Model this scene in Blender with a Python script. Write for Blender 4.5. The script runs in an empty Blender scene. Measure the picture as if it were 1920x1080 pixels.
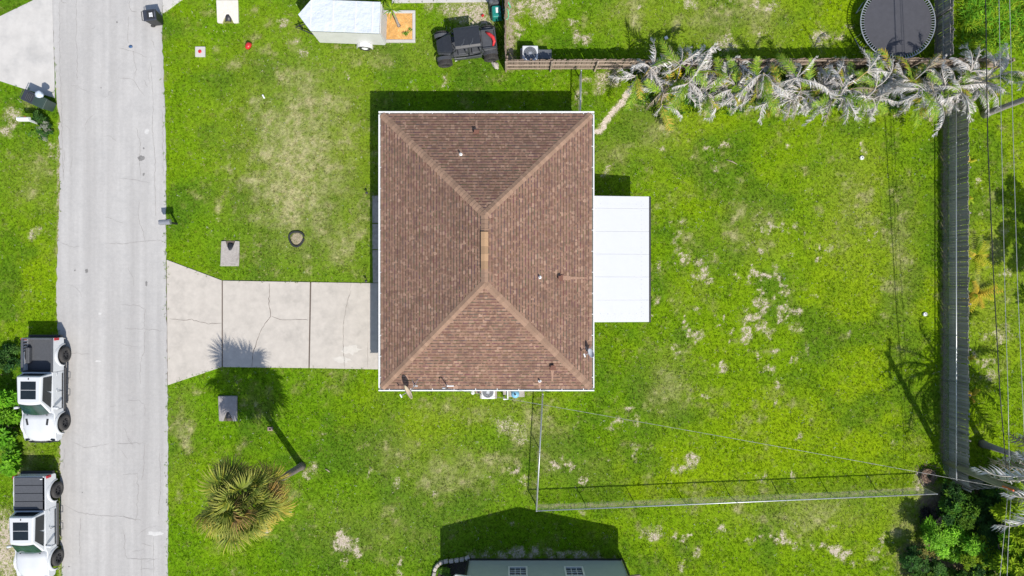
import bpy, bmesh, math, random
import numpy as np
from mathutils import Vector, Matrix, Quaternion
R = math.radians
rnd = random.Random(7)
scene = bpy.context.scene
C = scene.collection

# ------------------------------------------------------------------ camera
CAMH, FPX = 40.0, 1280.0          # metres above the lawn, focal length in pixels of a 1920 px wide frame
cam_d = bpy.data.cameras.new('camera'); cam = bpy.data.objects.new('camera', cam_d); C.objects.link(cam)
cam.location = (0, 0, CAMH); cam.rotation_euler = (0, 0, 0)
cam_d.sensor_width = 36; cam_d.lens = 36 * FPX / 1920; cam_d.clip_start = 0.5; cam_d.clip_end = 2000
scene.camera = cam
# ------------------------------------------------------------------ sky and sun
SX, SY = -0.38, 0.70              # shadow offset per metre of height
sun_dir = Vector((-SX, -SY, 1)).normalized()
elev = math.asin(sun_dir.z); az = math.atan2(sun_dir.x, sun_dir.y)
w = bpy.data.worlds.new('World'); scene.world = w; w.use_nodes = True
nt = w.node_tree; nt.nodes.clear()
sky = nt.nodes.new('ShaderNodeTexSky'); sky.sky_type = 'NISHITA'; sky.sun_disc = False
sky.sun_elevation = elev; sky.sun_rotation = az
bg = nt.nodes.new('ShaderNodeBackground'); bg.inputs['Strength'].default_value = 0.13
wo = nt.nodes.new('ShaderNodeOutputWorld')
nt.links.new(sky.outputs[0], bg.inputs[0]); nt.links.new(bg.outputs[0], wo.inputs[0])
sd = bpy.data.lights.new('sun', 'SUN'); sd.energy = 4.4; sd.angle = R(0.55); sd.color = (1.0, 0.94, 0.85)
so = bpy.data.objects.new('sun', sd); C.objects.link(so)
so.rotation_euler = sun_dir.to_track_quat('Z', 'Y').to_euler(); so.location = (20, -30, 60)
scene.view_settings.view_transform = 'Standard'; scene.view_settings.look = 'None'
scene.view_settings.exposure = 0.15; scene.view_settings.gamma = 1.0
scene.view_settings.use_curve_mapping = False

# ------------------------------------------------------------------ helpers
def P(px, py, z=0.0):
    s = (CAMH - z) / FPX
    return ((px - 960) * s, (540 - py) * s)

def V3(px, py, z=0.0):
    x, y = P(px, py, z); return (x, y, z)

class MB:
    def __init__(s): s.v = []; s.f = []; s.c = []; s.col = None
    def add(s, verts, faces):
        n = len(s.v); s.v += [tuple(p) for p in verts]
        s.f += [tuple(i + n for i in q) for q in faces]
        if s.col is not None: s.c += [s.col] * len(verts)
        return s
    def box(s, c, d, rz=0.0, top=(1, 1), M=None):
        x, y, z = [k / 2 for k in d]; vs = []
        for k, (tx, ty) in ((-1, (1, 1)), (1, top)):
            for a, b in ((-1, -1), (1, -1), (1, 1), (-1, 1)):
                vs.append(Vector((a * x * tx, b * y * ty, k * z)))
        m = Matrix.Rotation(rz, 4, 'Z') if M is None else M
        vs = [m @ p + Vector(c) for p in vs]
        return s.add(vs, [(3, 2, 1, 0), (4, 5, 6, 7), (0, 1, 5, 4), (1, 2, 6, 5), (2, 3, 7, 6), (3, 0, 4, 7)])
    def bar(s, a, b, wd, ht, up=(0, 0, 1)):
        a, b = Vector(a), Vector(b); d = (b - a); L = d.length; d.normalize()
        u = Vector(up)
        if abs(d.dot(u)) > .98: u = Vector((1, 0, 0))
        x = d.cross(u).normalized(); z = x.cross(d)
        m = Matrix((x, d, z)).transposed().to_4x4()
        return s.box((a + b) / 2, (wd, L, ht), M=m)
    def prism(s, poly, z0, z1):
        n = len(poly); g = lambda z, p: z(p) if callable(z) else z
        vs = [(p[0], p[1], g(z0, p)) for p in poly] + [(p[0], p[1], g(z1, p)) for p in poly]
        a = sum(poly[i][0] * poly[(i + 1) % n][1] - poly[(i + 1) % n][0] * poly[i][1] for i in range(n))
        if a < 0:
            vs = [vs[n - 1 - i] for i in range(n)] + [vs[2 * n - 1 - i] for i in range(n)]
        return s.add(vs, [tuple(reversed(range(n))), tuple(range(n, 2 * n))] +
                     [(i, (i + 1) % n, n + (i + 1) % n, n + i) for i in range(n)])
    def tube(s, pts, r, n=8, caps=True):
        pts = [Vector(p) for p in pts]; m = len(pts)
        rs = r if isinstance(r, (list, tuple)) else [r] * m
        vs = []; prev = None
        for i, p in enumerate(pts):
            d = (pts[min(i + 1, m - 1)] - pts[max(i - 1, 0)]).normalized()
            if prev is None:
                u = Vector((0, 0, 1)) if abs(d.z) < .9 else Vector((1, 0, 0))
                x = d.cross(u).normalized()
            else:
                x = (prev - d * prev.dot(d)).normalized()
            prev = x; y = d.cross(x)
            for k in range(n):
                a = 2 * math.pi * k / n
                vs.append(p + (x * math.cos(a) + y * math.sin(a)) * rs[i])
        fs = []
        for i in range(m - 1):
            for k in range(n):
                k2 = (k + 1) % n
                fs.append((i * n + k, i * n + k2, (i + 1) * n + k2, (i + 1) * n + k))
        if caps: fs += [tuple(reversed(range(n))), tuple(range((m - 1) * n, m * n))]
        return s.add(vs, fs)
    def lathe(s, prof, n=24, M=None, loc=(0, 0, 0), close=False):
        vs = []; m = M or Matrix.Identity(4)
        for r, z in prof:
            for k in range(n):
                a = 2 * math.pi * k / n
                vs.append(m @ Vector((r * math.cos(a), r * math.sin(a), z)) + Vector(loc))
        fs = []; q = len(prof)
        for i in range(q if close else q - 1):
            j = (i + 1) % q
            for k in range(n):
                k2 = (k + 1) % n; fs.append((i * n + k, i * n + k2, j * n + k2, j * n + k))
        if not close:
            fs += [tuple(reversed(range(n))), tuple(range((q - 1) * n, q * n))]
        return s.add(vs, fs)
    def loft(s, sections, caps=True):
        n = len(sections[0]); vs = [p for sec in sections for p in sec]; fs = []
        for i in range(len(sections) - 1):
            for k in range(n):
                k2 = (k + 1) % n; fs.append((i * n + k, i * n + k2, (i + 1) * n + k2, (i + 1) * n + k))
        if caps: fs += [tuple(reversed(range(n))), tuple(range((len(sections) - 1) * n, len(sections) * n))]
        return s.add(vs, fs)
    def mesh(s, name, smooth=False):
        me = bpy.data.meshes.new(name); me.from_pydata(s.v, [], s.f)
        if s.c:
            ca = me.color_attributes.new('col', 'FLOAT_COLOR', 'POINT')
            ca.data.foreach_set('color', np.array([(c[0], c[1], c[2], 1) for c in s.c], 'f').ravel())
        if smooth: me.polygons.foreach_set('use_smooth', [True] * len(me.polygons))
        me.update(); return me
    def build(s, name, mat, parent=None, smooth=False, bevel=0, seg=2, fix=False, **k):
        me = s.mesh(name, smooth)
        if fix:
            bm = bmesh.new(); bm.from_mesh(me); bmesh.ops.recalc_face_normals(bm, faces=bm.faces); bm.to_mesh(me); bm.free()
        return link(name, me, mat, parent, bevel, seg, **k)

def link(name, me, mat, parent=None, bevel=0, seg=2, loc=None, rot=None, scale=None, label=None, cat=None, group=None, kind=None, wn=False):
    if mat is not None and not me.materials: me.materials.append(mat)
    o = bpy.data.objects.new(name, me); C.objects.link(o); o.parent = parent
    if loc is not None: o.location = loc
    if rot is not None: o.rotation_euler = rot
    if scale is not None: o.scale = scale
    if bevel:
        b = o.modifiers.new('bevel', 'BEVEL'); b.width = bevel; b.segments = seg; b.limit_method = 'ANGLE'; b.angle_limit = R(25 if wn else 35)
    if wn:
        me.polygons.foreach_set('use_smooth', [True] * len(me.polygons)); k = o.modifiers.new('normals', 'WEIGHTED_NORMAL'); k.weight = 80
    tag(o, label, cat, group, kind); return o

def tag(o, label=None, cat=None, group=None, kind=None):
    for k, v in (('label', label), ('category', cat), ('group', group), ('kind', kind)):
        if v: o[k] = v
    return o

def thing(name, label, cat, loc=(0, 0, 0), rz=0.0, group=None):
    o = bpy.data.objects.new(name, None); C.objects.link(o); o.empty_display_size = .2
    o.location = loc; o.rotation_euler = (0, 0, rz); return tag(o, label, cat, group)

ORD = ['first', 'second', 'third', 'fourth', 'fifth', 'sixth', 'seventh', 'eighth', 'ninth', 'tenth', 'eleventh', 'twelfth',
       'thirteenth', 'fourteenth', 'fifteenth', 'sixteenth', 'seventeenth', 'eighteenth']

# ------------------------------------------------------------------ materials
def newmat(name):
    m = bpy.data.materials.new(name); m.use_nodes = True; t = m.node_tree
    return m, t, t.nodes['Principled BSDF']

def noise(t, scale, detail=4, rough=.6, coord=None, dist=0):
    n = t.nodes.new('ShaderNodeTexNoise'); n.inputs['Scale'].default_value = scale
    n.inputs['Detail'].default_value = detail; n.inputs['Roughness'].default_value = rough
    n.inputs['Distortion'].default_value = dist
    if coord is not None: t.links.new(coord, n.inputs['Vector'])
    return n.outputs['Fac']

def mrange(t, src, a, b, c, d, smooth=False):
    n = t.nodes.new('ShaderNodeMapRange'); n.clamp = True
    if smooth: n.interpolation_type = 'SMOOTHSTEP'
    for i, v in enumerate((a, b, c, d)): n.inputs[1 + i].default_value = v
    t.links.new(src, n.inputs[0]); return n.outputs[0]

def math_n(t, op, a, b):
    n = t.nodes.new('ShaderNodeMath'); n.operation = op
    for i, v in enumerate((a, b)):
        if isinstance(v, (int, float)): n.inputs[i].default_value = v
        else: t.links.new(v, n.inputs[i])
    return n.outputs[0]

def mixc(t, fac, a, b, mode='MIX'):
    n = t.nodes.new('ShaderNodeMix'); n.data_type = 'RGBA'; n.blend_type = mode
    for i, v in ((0, fac), (6, a), (7, b)):
        if isinstance(v, (int, float)): n.inputs[i].default_value = v
        elif isinstance(v, tuple): n.inputs[i].default_value = (*v, 1) if len(v) == 3 else v
        else: t.links.new(v, n.inputs[i])
    return n.outputs[2]

def vscale(t, col, fac):
    n = t.nodes.new('ShaderNodeVectorMath'); n.operation = 'SCALE'
    t.links.new(col, n.inputs[0])
    if isinstance(fac, (int, float)): n.inputs['Scale'].default_value = fac
    else: t.links.new(fac, n.inputs['Scale'])
    return n.outputs[0]

def coords(t, kind='Object', scale=None):
    tc = t.nodes.new('ShaderNodeTexCoord'); o = tc.outputs[kind]
    if scale:
        mp = t.nodes.new('ShaderNodeMapping'); mp.inputs['Scale'].default_value = scale
        t.links.new(o, mp.inputs['Vector']); o = mp.outputs[0]
    return o

def bump(t, b, h, strength, dist):
    n = t.nodes.new('ShaderNodeBump'); n.inputs['Strength'].default_value = strength; n.inputs['Distance'].default_value = dist
    t.links.new(h, n.inputs['Height']); t.links.new(n.outputs[0], b.inputs['Normal'])

def mat(name, col, rough=.75, metal=0.0, var=.18, scale=6.0, bmp=0.0, bscale=40, stretch=None, attr=False, rand=0.0, spec=.5, trans=0.0, stain=None):
    m, t, b = newmat(name); co = coords(t, 'Object', stretch)
    f = mrange(t, noise(t, scale, 5, .65, co), .25, .75, 1 - var, 1 + var)
    if attr:
        a = t.nodes.new('ShaderNodeAttribute'); a.attribute_name = 'col'; base = a.outputs['Color']
    else:
        r = t.nodes.new('ShaderNodeRGB'); r.outputs[0].default_value = (*col, 1); base = r.outputs[0]
    if stain:
        sc, amt, scl = stain
        base = mixc(t, mrange(t, noise(t, scl, 6, .7, co), .45, .75, 0, amt, True), base, sc)
    if rand:
        oi = t.nodes.new('ShaderNodeObjectInfo')
        f = math_n(t, 'MULTIPLY', f, mrange(t, oi.outputs['Random'], 0, 1, 1 - rand, 1 + rand))
    t.links.new(vscale(t, base, f), b.inputs['Base Color'])
    b.inputs['Roughness'].default_value = rough; b.inputs['Metallic'].default_value = metal
    b.inputs['Specular IOR Level'].default_value = spec
    if bmp: bump(t, b, noise(t, bscale, 4, .6, co), .6, bmp)
    if trans:
        tr = t.nodes.new('ShaderNodeBsdfTranslucent'); t.links.new(vscale(t, base, f), tr.inputs['Color'])
        mx = t.nodes.new('ShaderNodeMixShader'); mx.inputs[0].default_value = trans
        out = t.nodes['Material Output']
        t.links.new(b.outputs[0], mx.inputs[1]); t.links.new(tr.outputs[0], mx.inputs[2]); t.links.new(mx.outputs[0], out.inputs[0])
    return m

WHITE = mat('white_paint', (.78, .79, .79), .35, var=.04, scale=3)
TRUCKWHITE = mat('truck_white', (.60, .62, .64), .22, var=.03, scale=2, spec=.6)
BLACKP = mat('black_plastic', (.028, .029, .031), .5, var=.25, scale=9)
NAVYP = mat('dark_bin_plastic', (.035, .04, .055), .5, var=.2, scale=9)
GREYP = mat('grey_plastic', (.10, .11, .125), .5, var=.2, scale=7)
LINER = mat('bed_liner', (.075, .08, .09), .6, var=.15, scale=10, bmp=.003, bscale=120)
RUBBER = mat('tyre_rubber', (.045, .043, .042), .85, var=.3, scale=14, bmp=.004, bscale=60)
GLASS = mat('dark_glass', (.012, .016, .018), .06, var=.3, scale=3, spec=.8)
WSGLASS = mat('windshield_glass', (.02, .05, .05), .05, var=.5, scale=2.5, spec=.9)
STEEL = mat('galvanised_steel', (.52, .54, .56), .4, .6, var=.15, scale=12)
DARKSTEEL = mat('dark_steel', (.05, .05, .055), .45, .4, var=.2, scale=12)
RED = mat('red_plastic', (.55, .03, .03), .35, var=.15)
REDLAMP = mat('red_lamp', (.42, .02, .03), .15, var=.2)
CONC = mat('driveway_concrete', (.50, .462, .412), .85, var=.10, scale=2.4, bmp=.003, bscale=70, stain=((.36, .335, .30), .6, .9))
CONCW = mat('pale_concrete', (.52, .505, .48), .85, var=.12, scale=1.2, bmp=.003, bscale=70, stain=((.40, .395, .385), .7, .7))
CONCG = mat('weathered_concrete', (.40, .37, .34), .9, var=.22, scale=7, bmp=.006, bscale=50, stain=((.22, .19, .17), .6, 3.0))
JOINT = mat('joint_dirt', (.12, .095, .08), .95, var=.4, scale=20)
CRACK = mat('crack_dirt', (.235, .22, .21), .95, var=.35, scale=12)
WOODG = mat('weathered_wood', (.27, .25, .23), .9, var=.35, scale=3, stretch=(6, 6, 1), bmp=.003, bscale=20, rand=.28)
WOODT = mat('tan_wood', (.40, .32, .25), .9, var=.3, scale=3, stretch=(1, 6, 6), bmp=.003, bscale=20, rand=.15)
WOODB = mat('brown_wood', (.25, .19, .15), .9, var=.35, scale=3, stretch=(6, 6, 1), bmp=.003, bscale=20, rand=.25)
MOSSY = mat('mossy_pole_wood', (.21, .20, .15), .9, var=.35, scale=4, stretch=(5, 5, .6), bmp=.006, bscale=14)
PATIOW = mat('patio_white', (.60, .615, .63), .35, var=.02, scale=2)
# ------------------------------------------------------------------ numpy noise
_tab = np.random.RandomState(11).rand(256, 256).astype('f')
def vnoise(x, y, s, seed=0):
    u = x * s + seed * 17.31; v = y * s + seed * 9.77
    i = np.floor(u).astype(int); j = np.floor(v).astype(int); a = u - i; b = v - j
    a = a * a * (3 - 2 * a); b = b * b * (3 - 2 * b)
    T = lambda p, q: _tab[p % 256, q % 256]
    return (T(i, j) * (1 - a) + T(i + 1, j) * a) * (1 - b) + (T(i, j + 1) * (1 - a) + T(i + 1, j + 1) * a) * b
def fbm(x, y, s, seed=0, o=4):
    t = 0; amp = 1; n = 0
    for k in range(o):
        t = t + amp * vnoise(x, y, s * 2.03 ** k, seed + k * 3); n += amp; amp *= .55
    return t / n
def sst(a, b, x):
    t = np.clip((x - a) / (b - a), 0, 1); return t * t * (3 - 2 * t)

def gz(x, y):
    x = np.asarray(x, 'f'); y = np.asarray(y, 'f')
    sw = np.exp(-((x + 16.7) / 1.25) ** 2) * -.24
    keep = sst(2.9, 4.2, np.abs(y + 1.95)) * (1 - sst(15.6, 17.2, y))
    z = sw * keep
    return z
def g(x, y): return float(gz(x, y))

# bare patches read off the photograph: px, py, radius px, strength
BARE = [tuple(map(float, q.split(','))) for q in '''1135,317,7,.8 1150,310,5,.7 1237,277,6,.9 1320,275,5,.8 1333,277,4,.7 1361,272,8,.9 1264,349,4,.8 1346,316,6,.9 1285,417,7,.6
1265,455,10,1 1272,440,7,.8 1270,470,8,.8 1237,497,8,.8 1285,492,10,.9 1310,492,8,.9 1340,487,9,.8 1317,515,8,.9 1330,527,8,.8 1380,512,5,1 1412,517,8,1.1 1430,520,8,1.1 1410,495,6,.9
1432,422,9,.9 1425,470,6,.9 1405,455,6,.8 1455,430,13,.9 1465,420,7,.8 1620,277,7,1 1532,462,5,.9 1535,490,7,.9 1552,467,5,.7 1632,450,5,.9 1641,436,3,1 1675,405,4,.9 1455,507,8,.8
1465,532,9,.9 1450,520,7,.8 1835,340,6,.8 1845,355,5,.7 1885,510,7,.7 1230,562,6,.9 1420,570,14,.9 1427,555,10,.9 1397,580,8,.7 1417,590,13,1 1415,620,16,1 1432,622,12,1 1307,580,5,.8
1295,627,7,.8 1305,634,6,.9 1320,627,8,.7 1262,650,5,.8 1270,662,6,.8 1197,662,3,1 1352,690,7,.9 1422,665,7,.8 1435,695,9,.9 1185,765,5,.9 1186,787,6,1 1162,792,8,.9 1145,802,6,.9
1080,802,5,.6 1247,700,9,.5 1477,547,7,.9 1472,574,7,.9 1491,585,10,1 1490,615,8,.9 1460,590,13,.9 1445,622,10,.9 1445,657,7,1 1445,695,8,1 1450,562,6,.9 1587,622,6,.7 1497,677,5,.8
1512,650,5,.7 1457,760,5,.8 1847,627,8,.9 1880,630,14,.8 1830,665,7,.9 1850,680,9,.9 1865,705,11,.7 1037,875,8,1 1060,867,6,.9 1067,880,6,.9 1092,902,5,1.1 1100,862,4,.9 1137,864,4,.9
1195,835,7,.8 1220,835,8,.6 1195,855,4,.8 1275,877,9,1.1 1295,862,10,.9 1305,870,8,.8 1432,895,6,.8 967,882,8,.9 975,815,16,.6 980,905,10,.6 1095,965,8,.8 1230,1005,11,1 1215,1002,7,1
1265,1008,6,.8 1287,1008,5,1 1200,1003,5,.9 1347,995,8,1 1305,1037,9,.8 1282,1067,8,.7 1422,1005,4,.9 1405,1017,6,.8 1487,982,7,.7 1466,1001,7,1.1 1475,1010,8,1.1 1458,1018,5,1 1446,1005,5,1
1487,1025,5,.9 1565,1032,11,1.1 1590,1035,8,1.1 1522,1030,8,.8 1545,1025,5,.9 1585,1046,6,.9 1652,1010,5,1 1650,1027,6,1 1631,1047,6,1 1655,1065,6,.9 1560,987,7,.7 1600,1061,5,.8
1493,820,5,.9 1490,890,6,.8 1675,837,6,.7 638,1005,8,1.1 643,1020,12,1.2 625,1022,6,1 666,1030,8,1.1 671,1010,5,1 643,1055,6,.9 745,1055,6,.9 745,906,6,.9 816,920,6,.9 692,887,6,.6
607,817,5,.8 900,895,6,.7 910,890,6,.7 957,882,5,.8 745,1076,6,.9 502,997,5,1 945,797,18,.72 960,808,14,.7 527,40,7,.9 567,100,6,.8 835,155,7,.9 652,142,6,.8 552,72,6,.8 972,45,6,1
971,65,6,1 973,20,9,1 1017,15,25,.85 1000,5,18,.9 1077,42,6,.8 1080,65,9,.9 1100,77,8,.9 1195,12,4,.9 1297,8,8,.8 1372,4,6,.8 1412,8,9,.8 1427,60,9,.7 1540,72,14,.9 1570,67,9,.8
1590,50,7,.8 1447,12,11,.8 1360,85,14,.85 895,25,26,.95 865,20,20,.8 915,45,16,.9 840,18,16,.7 800,12,12,.7 65,430,8,.8 58,440,7,.8 25,215,16,.7 20,235,10,.8 12,245,12,.8 22,1005,42,.95
10,1050,40,.9 35,1060,18,.8 50,990,12,.8 100,295,5,.7 88,275,8,.6 885,1044,9,.75 910,1043,9,.8 940,1042,10,.9 970,1040,11,1 1000,1041,11,.95 1030,1042,10,.85 1060,1042,11,.9 1090,1042,11,.95
1120,1044,9,.7 1150,1045,8,.6 1035,1032,7,.8 1040,985,6,.6 960,982,6,.7 1120,168,8,.8 1130,150,12,.8 1150,140,16,.85 1100,150,8,.75 1088,150,7,.9 1085,175,6,.9 1086,195,6,.9 1210,190,12,.8
1330,200,14,.8 1400,195,14,.8 1460,205,12,.8 1735,900,14,.8 1725,915,10,.8 1690,205,12,.7 1740,215,12,.7 1640,205,10,.6 585,880,8,.8 575,890,8,.8 1155,60,6,.4 407,420,5,.6 1840,400,6,.6'''.split()]
_br = random.Random(9); _n = []
for a, b, r, s in BARE:      # break the larger patches on the back lawn into clusters of small flecks
    if r >= 9 and 1180 < a < 1700 and 380 < b < 720:
        for k in range(5): _n.append((a + _br.gauss(0, r * .8), b + _br.gauss(0, r * .8), r * _br.uniform(.28, .5), s))
    else: _n.append((a, b, r, s))
for k in range(36): _n.append((_br.gauss(1400, 90), _br.gauss(560, 110), _br.uniform(2, 4.5), .95))
BARE = _n
LINES = [  # soil strips and painted thicket shade: points, radius px, strength, dirt
 ([(1182,172),(1160,200),(1140,222),(1122,245)], 5, 1.5, 0), ([(1008,950),(1200,944),(1400,936),(1600,924),(1745,916)], 4, .62, .8),
 ([(1771,215),(1772,500),(1770,860)], 6, .95, 1), ([(109,265),(110,420),(107,600)], 3, .9, .5), ([(1012,770),(1006,945)], 3, .5, .6),
 ([(957,5),(957,125)], 8, .95, .6), ([(1500,128),(1800,128)], 10, .6, 1), ([(1830,150),(1920,140)], 8, .8, .4), ([(110,180),(113,260)], 3, .8, .5),
 ([(640,88),(700,86)], 3, .5, .5), ([(1750,945),(1890,935)], 26, 1.2, 1), ([(1720,1050),(1900,1060)], 30, 1.2, 1), ([(1790,1000),(1900,1000)], 30, 1.2, 1), ([(112,840),(113,1080)], 3, .7, .4)]  # wide dark strips under the thicket: shrub shade painted into the soil colour
DRY = [(560,300,120,200,.9), (600,200,90,60,.8), (640,440,70,90,.6), (850,880,110,60,.6), (760,860,80,60,.45), (1000,800,60,50,.6), (1230,250,60,50,.5), (1250,720,45,60,.7),
       (880,770,120,30,.5), (1600,380,70,120,.4), (60,330,60,60,.5), (340,800,25,60,.6), (1150,290,40,40,.5), (1420,40,60,60,.6), (1300,40,120,50,.5), (1180,30,60,50,.4), (700,990,160,60,.35),
       (1520,960,120,40,.6), (1690,480,30,120,.5), (830,90,60,40,.4), (700,110,140,30,.4), (1690,980,30,60,.6), (1030,860,40,60,.4), (1420,440,60,60,.4), (40,1040,90,60,.8), (1860,560,60,140,.35), (60,880,40,60,.5),(1110,880,40,30,.3)]
YEL = [(1640,520,120,160,1), (1660,640,90,90,.7), (1200,880,160,60,.7), (1500,820,200,90,.5), (60,420,60,180,.35), (670,250,50,160,.6), (760,800,120,60,.4), (1560,1000,160,60,.3), (1650,800,100,120,.5), (1870,400,60,160,.5)]

def patch_fields(x, y):
    px = x * 32 + 960; py = 540 - y * 32
    wx = (fbm(x, y, .9, 3, 3) - .5) * 34; wy = (fbm(x, y, .9, 8, 3) - .5) * 34
    wx2 = (fbm(x, y, 2.2, 5, 4) - .5) * 34; wy2 = (fbm(x, y, 2.2, 6, 4) - .5) * 34
    bare = np.zeros_like(px); dirt_shade = np.full_like(px, .25)
    for (a, b, r, s) in BARE:
        q = np.hypot(px - a + wx2, py - b + wy2) / (r * 1.3)
        bare = np.maximum(bare, s * np.exp(-q * q))
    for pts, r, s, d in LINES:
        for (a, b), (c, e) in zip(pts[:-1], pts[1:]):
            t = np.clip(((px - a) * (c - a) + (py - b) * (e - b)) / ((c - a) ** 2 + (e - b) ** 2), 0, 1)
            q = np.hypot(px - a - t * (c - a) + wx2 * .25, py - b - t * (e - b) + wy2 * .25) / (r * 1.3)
            k = s * np.exp(-q * q); dirt_shade = np.where(k > bare, d, dirt_shade); bare = np.maximum(bare, k)
    dry = np.zeros_like(px); yel = np.zeros_like(px)
    for (a, b, rx, ry, s) in DRY:
        dry = np.maximum(dry, s * np.exp(-(((px - a + wx) / rx) ** 2 + ((py - b + wy) / ry) ** 2)))
    for (a, b, rx, ry, s) in YEL:
        yel = np.maximum(yel, s * np.exp(-(((px - a + wx) / rx) ** 2 + ((py - b + wy) / ry) ** 2)))
    n1 = fbm(x, y, .35, 21, 4); n2 = fbm(x, y, 1.3, 31, 4); n3 = fbm(x, y, .22, 41, 3); n4 = fbm(x, y, 3.1, 51, 3)
    dry = np.clip(dry * (.35 + 1.3 * n2) + sst(.56, .78, n2 * .6 + n1 * .4) * .4 + sst(.58, .74, n4 * .7 + n2 * .3) * .35, 0, 1)
    yel = np.clip(yel * (.5 + 1.1 * n1) + sst(.45, .75, n3) * .4 + sst(3, 12, x) * (.15 + .55 * n1), 0, 1)
    dry = np.maximum(dry, sst(.15, .5, bare) * .5)
    dark = sst(.44, .72, fbm(x, y, .4, 61, 4)) * .9
    bare = np.maximum(bare, sst(.68, .80, n2 * .55 + n4 * .45) * .55 * sst(.42, .62, n1) * sst(-6, 6, x))
    return bare, dirt_shade, dry, yel, dark

LUSH = np.array((.140, .285, .006)); BRIGHT = np.array((.245, .375, .006)); DRYC = np.array((.48, .445, .23)); DARKC = np.array((.078, .182, .012)); OLIVE = np.array((.235, .265, .055))
def grass_colour(dry, yel, dark, n):
    c = LUSH[None] * (1 - yel[:, None]) + BRIGHT[None] * yel[:, None]
    c = c * (1 - dark[:, None] * .75) + DARKC[None] * dark[:, None] * .75
    d1 = np.clip(dry * 2, 0, 1)[:, None] * .55; c = c * (1 - d1) + OLIVE[None] * d1
    d2 = (np.clip(dry - .35, 0, .6) * 1.5 * np.clip(n * 2 - .35, 0, 1))[:, None]; c = c * (1 - d2) + DRYC[None] * d2
    return c

# ------------------------------------------------------------------ ground sheet
def make_ground():
    ext = np.concatenate([np.arange(34.6, 80, .8), [90, 105, 130, 180, 300, 600.]])
    xs = np.concatenate([-ext[::-1], np.arange(-34, 34.01, .11), ext]); ey = np.concatenate([np.arange(20.6, 60, .8), [70, 90, 130, 180, 300, 600.]]); ys = np.concatenate([-ey[::-1], np.arange(-20, 20.01, .11), ey])
    X, Y = np.meshgrid(xs, ys); x = X.ravel(); y = Y.ravel(); nx, ny = len(xs), len(ys)
    bare, dirt_shade, dry, yel, dark = patch_fields(x, y)
    z = gz(x, y) + (fbm(x, y, 1.5, 71, 3) - .5) * .03 - .02 - bare * .012
    co = np.stack([x, y, z], 1).astype('f')
    i = np.arange(nx - 1)[None] + nx * np.arange(ny - 1)[:, None]
    q = np.stack([i, i + 1, i + 1 + nx, i + nx], -1).reshape(-1, 4)
    me = bpy.data.meshes.new('ground'); me.vertices.add(len(co)); me.vertices.foreach_set('co', co.ravel())
    me.loops.add(q.size); me.loops.foreach_set('vertex_index', q.ravel().astype('i'))
    me.polygons.add(len(q)); me.polygons.foreach_set('loop_start', np.arange(0, q.size, 4, dtype='i'))
    me.update(calc_edges=True); me.polygons.foreach_set('use_smooth', np.ones(len(q), bool))
    n = fbm(x, y, 4.5, 81, 3); c = grass_colour(dry, yel, dark, n)
    a = me.color_attributes.new('gcol', 'FLOAT_COLOR', 'POINT')
    a.data.foreach_set('color', np.concatenate([c, bare[:, None]], 1).astype('f').ravel())
    b = me.attributes.new('dirt_shade', 'FLOAT', 'POINT'); b.data.foreach_set('value', dirt_shade.astype('f'))
    m, t, bs = newmat('lawn'); co = coords(t, 'Object')
    at = t.nodes.new('ShaderNodeAttribute'); at.attribute_name = 'gcol'
    ad = t.nodes.new('ShaderNodeAttribute'); ad.attribute_name = 'dirt_shade'
    f1 = noise(t, 7, 6, .75, co); f5 = noise(t, 4.2, 6, .85, co); f2 = noise(t, 2.2, 4, .6, co); f3 = noise(t, 16, 3, .7, co)
    gr = vscale(t, at.outputs['Color'], mrange(t, f1, .25, .75, .48, 1.52))
    gr = mixc(t, mrange(t, f3, .55, .8, 0, .25), gr, (.30, .33, .04))
    gr = mixc(t, mrange(t, noise(t, 3.4, 6, .7, co), .54, .70, 0, .5, True), gr, (.18, .16, .03))
    gr = vscale(t, gr, .85)
    sand = mixc(t, mrange(t, f3, .3, .7, 0, 1), (.40, .32, .25), (.80, .70, .60))
    soil = mixc(t, mrange(t, f1, .3, .7, 0, 1), (.12, .085, .06), (.30, .235, .175))  # dark soil tone, also used for the painted thicket shade
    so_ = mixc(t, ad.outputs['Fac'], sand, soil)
    k = math_n(t, 'ADD', at.outputs['Alpha'], math_n(t, 'MULTIPLY', math_n(t, 'SUBTRACT', f5, .5), 3.2))
    k = math_n(t, 'ADD', k, math_n(t, 'MULTIPLY', math_n(t, 'SUBTRACT', f3, .5), 2.4))
    k = mrange(t, k, .52, 1.0, 0, .95, True)
    k2 = mrange(t, at.outputs['Alpha'], .12, .45, 0, 1); k = math_n(t, 'MULTIPLY', k, k2)
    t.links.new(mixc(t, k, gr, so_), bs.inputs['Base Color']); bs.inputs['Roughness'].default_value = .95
    bs.inputs['Specular IOR Level'].default_value = .04
    bump(t, bs, f1, .9, .06)
    return link('ground', me, m, kind='structure')
ground = make_ground()

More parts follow.
